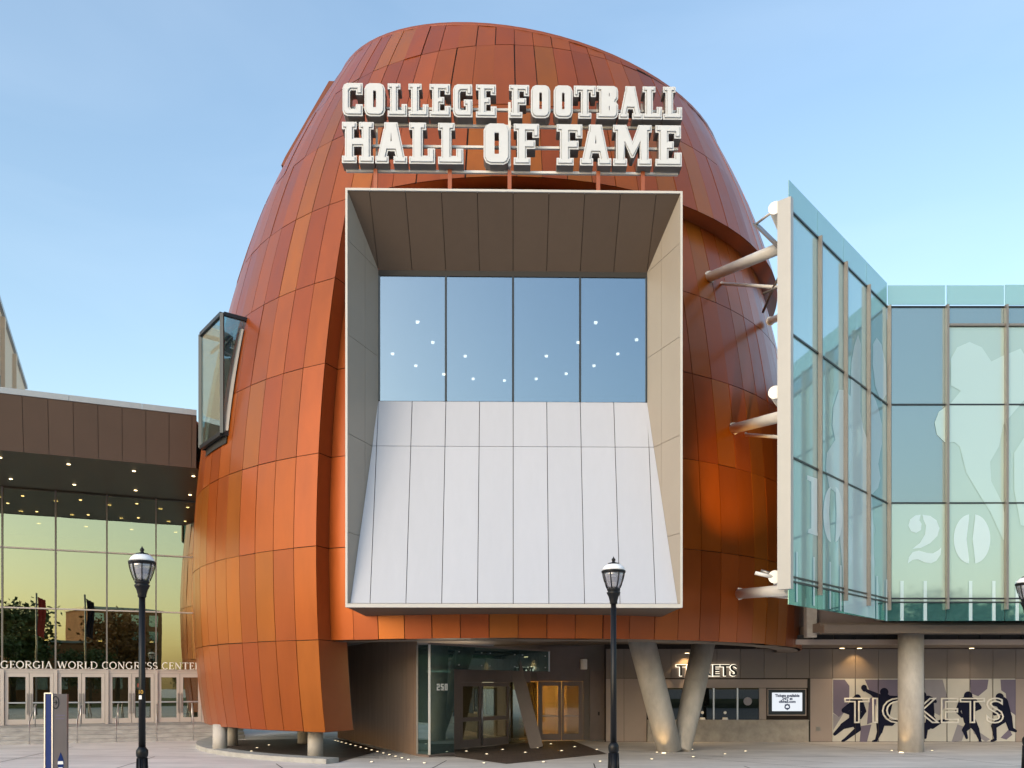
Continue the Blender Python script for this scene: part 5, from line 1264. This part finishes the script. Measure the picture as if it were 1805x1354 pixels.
part('arrow', MB().prism([[(-.03, -.008), (.005, -.008), (-.005, -.035), (.006, -.035), (.028, 0), (.006, .035), (-.005, .035), (.005, .008), (-.03, .008)]], onpy, -.004, .002), M['black'], py_)
for k, w_ in ((0, .13), (1, .12)):
    part('text_bar', MB().slab([onpy(.0, -.215 - .05 * k, -.002), onpy(w_, -.215 - .05 * k, -.002), onpy(w_, -.200 - .05 * k, -.002), onpy(.0, -.200 - .05 * k, -.002)], (0, -1, 0), .002), M['mauve'], py_)
ez = zt - 1.13 + .14
em = [(.07, ez - zt + .12 + .07), (.10, ez - zt + .10), (.115, ez - zt + .03), (.10, ez - zt - .08), (.07, ez - zt - .14), (.04, ez - zt - .08), (.025, ez - zt + .03), (.04, ez - zt + .10)]
part('emblem', MB().prism([em[::-1]], onpy, -.005, .002), M['blue'], py_)
part('emblem_band', MB().prism([[(.03, ez - zt + .0), (.11, ez - zt + .0), (.105, ez - zt + .05), (.035, ez - zt + .05)]], onpy, -.008, -.0055), M['whitef'], py_)
part('emblem_band', MB().prism([[(.045, ez - zt - .09), (.095, ez - zt - .09), (.10, ez - zt - .05), (.04, ez - zt - .05)]], onpy, -.008, -.0055), M['whitef'], py_)

# ------------------------------------------------------------------ across the street, seen only in the reflections
def tree_meshes(seed, h, w, leafm):
    r = random.Random(seed); tm = MB()
    tm.tube([(0, 0, 0), (.05, .02, h * .25), (.0, .08, h * .5), (.1, .0, h * .85)], [.2, .15, .1, .02], 8)
    ends = []
    for k in range(14):
        a = r.uniform(0, 6.28); z = h * r.uniform(.28, .7); e = Vector((math.cos(a) * w * r.uniform(.4, .85), math.sin(a) * w * r.uniform(.4, .85), z + h * r.uniform(.08, .28)))
        tm.tube([(0.02, .04, z), lerp(Vector((0, 0, z)), e, .5) + up * .15, e], [.07, .045, .012], 5); ends.append(e)
    ends += [Vector((0, 0, h * .9)), Vector((.2, .1, h * .75))]
    lm = MB()
    for i in range(5200):
        c_ = r.choice(ends) + Vector((r.gauss(0, .5), r.gauss(0, .5), r.gauss(0, .42))); s = r.uniform(.09, .20)
        x = Vector((r.gauss(0, 1), r.gauss(0, 1), r.gauss(0, .6))).normalized(); y = x.cross(Vector((r.gauss(0, 1), r.gauss(0, 1), r.gauss(0, 1)))).normalized()
        lm.add([c_ - x * s, c_ + y * s * .6, c_ + x * s, c_ - y * s * .6], [(0, 1, 2, 3)])
    return tm.mesh('trunk', M['bark']), lm.mesh('crown', leafm)
tms = [tree_meshes(3, 6.2, 2.4, M['leaf']), tree_meshes(5, 7.2, 2.6, M['leaf2']), tree_meshes(9, 5.4, 2.2, M['leaf'])]
lab = ['rounded green tree on the lawn across the street', 'taller autumn-brown tree on the lawn across the street', 'small green tree on the lawn across the street']
for i, (x, y, k, s) in enumerate(((-22, -22, 0, 1.4), (-14, -27, 2, 1.9), (-7.5, -24, 0, 1.2), (-2.5, -33, 2, 2.1), (3.5, -26, 0, 1.0), (8, -30, 1, 1.55), (15, -24, 2, 1.0), (22, -27, 0, 1.7), (30, -24, 1, 1.1), (37, -22, 0, 1.7), (46, -28, 2, 1.9))):
    t = bpy.data.objects.new('lawn_tree', None); COL.objects.link(t); t.location = (x, y, 0); t.rotation_euler = (0, 0, i * 1.3); t.scale = (s, s, s)
    tag(t, lab[k], 'tree', ('green trees', 'autumn trees', 'small trees')[k] + ' across the street')
    for nm, me in zip(('trunk', 'crown'), tms[k]):
        o = bpy.data.objects.new(nm, me); COL.objects.link(o); o.parent = t
def reflected(px, py, dist):             # where a thing seen mirrored in the lobby glass stands
    hit = ray_plane(px, py, G0, GN); v = (hit - Vector((0, 0, EYE))).normalized(); rf = v - GN * 2 * v.dot(GN)
    return hit + rf * (dist / math.hypot(rf.x, rf.y))
bq = reflected(226, 1100, 84); bxx, byy = bq.x, bq.y
bb = thing('brick_building', 'tall brick building across the street behind the lawn', 'building', (bxx, byy, 0))
part('wall', MB().box((bxx, byy - 5, 6.2), (9.5, 9, 12.4)), M['brick'], bb)
part('wing', MB().box((bxx - 9.5, byy - 4, 3.9), (9.4, 8, 7.8)), M['brick'], bb)
part('roof', MB().box((bxx, byy - 5, 12.55), (9.9, 9.4, .3)), M['coping'], bb)
part('roof', MB().box((bxx - 9.5, byy - 4, 7.95), (9.8, 8.4, .3)), M['coping'], bb)
for i in range(4):
    for z in (2, 5.2, 8.4, 10.6): part('window', MB().box((bxx - 3.6 + 2.4 * i, byy - .47, z + .5), (1.2, .08, 1.5)), M['g_grey'], bb)
    for z in (2, 5.0): part('window', MB().box((bxx - 13 + 2.4 * i, byy + .03, z + .5), (1.2, .08, 1.5)), M['g_grey'], bb)
for i, px in enumerate((64, 150)):
    s = Vector(((px - CX) / FPX, 1, -.02)).normalized(); hit = ray_plane(px, 1100, G0, GN)
    v = (hit - Vector((0, 0, EYE))).normalized(); rf = v - GN * 2 * v.dot(GN); q = hit + rf * (34 / math.hypot(rf.x, rf.y)); 
    t = thing('flagpole', ['tall steel flagpole with a red banner across the street', 'tall steel flagpole with a dark banner across the street'][i], 'flagpole', (q.x, q.y, 0))
    part('pole', MB().tube([(q.x, q.y, 0), (q.x, q.y, 9.5)], .07, 10), M['gsteel'], t)
    mb = MB()
    for a_ in range(9):
        for b_ in range(5):
            mb.v.append((q.x + .08 + .55 * a_ / 8 + .05 * math.sin(b_), q.y + .10 * math.sin(a_ * 1.7 + b_), 9.2 - 3.0 * b_ / 4 - .25 * a_ / 8))
    for a_ in range(8):
        for b_ in range(4):
            k = a_ * 5 + b_; mb.f.append((k, k + 1, k + 6, k + 5)); mb.sm.append(True)
    part('banner', mb, M['red'] if i == 0 else M['navy'], t)
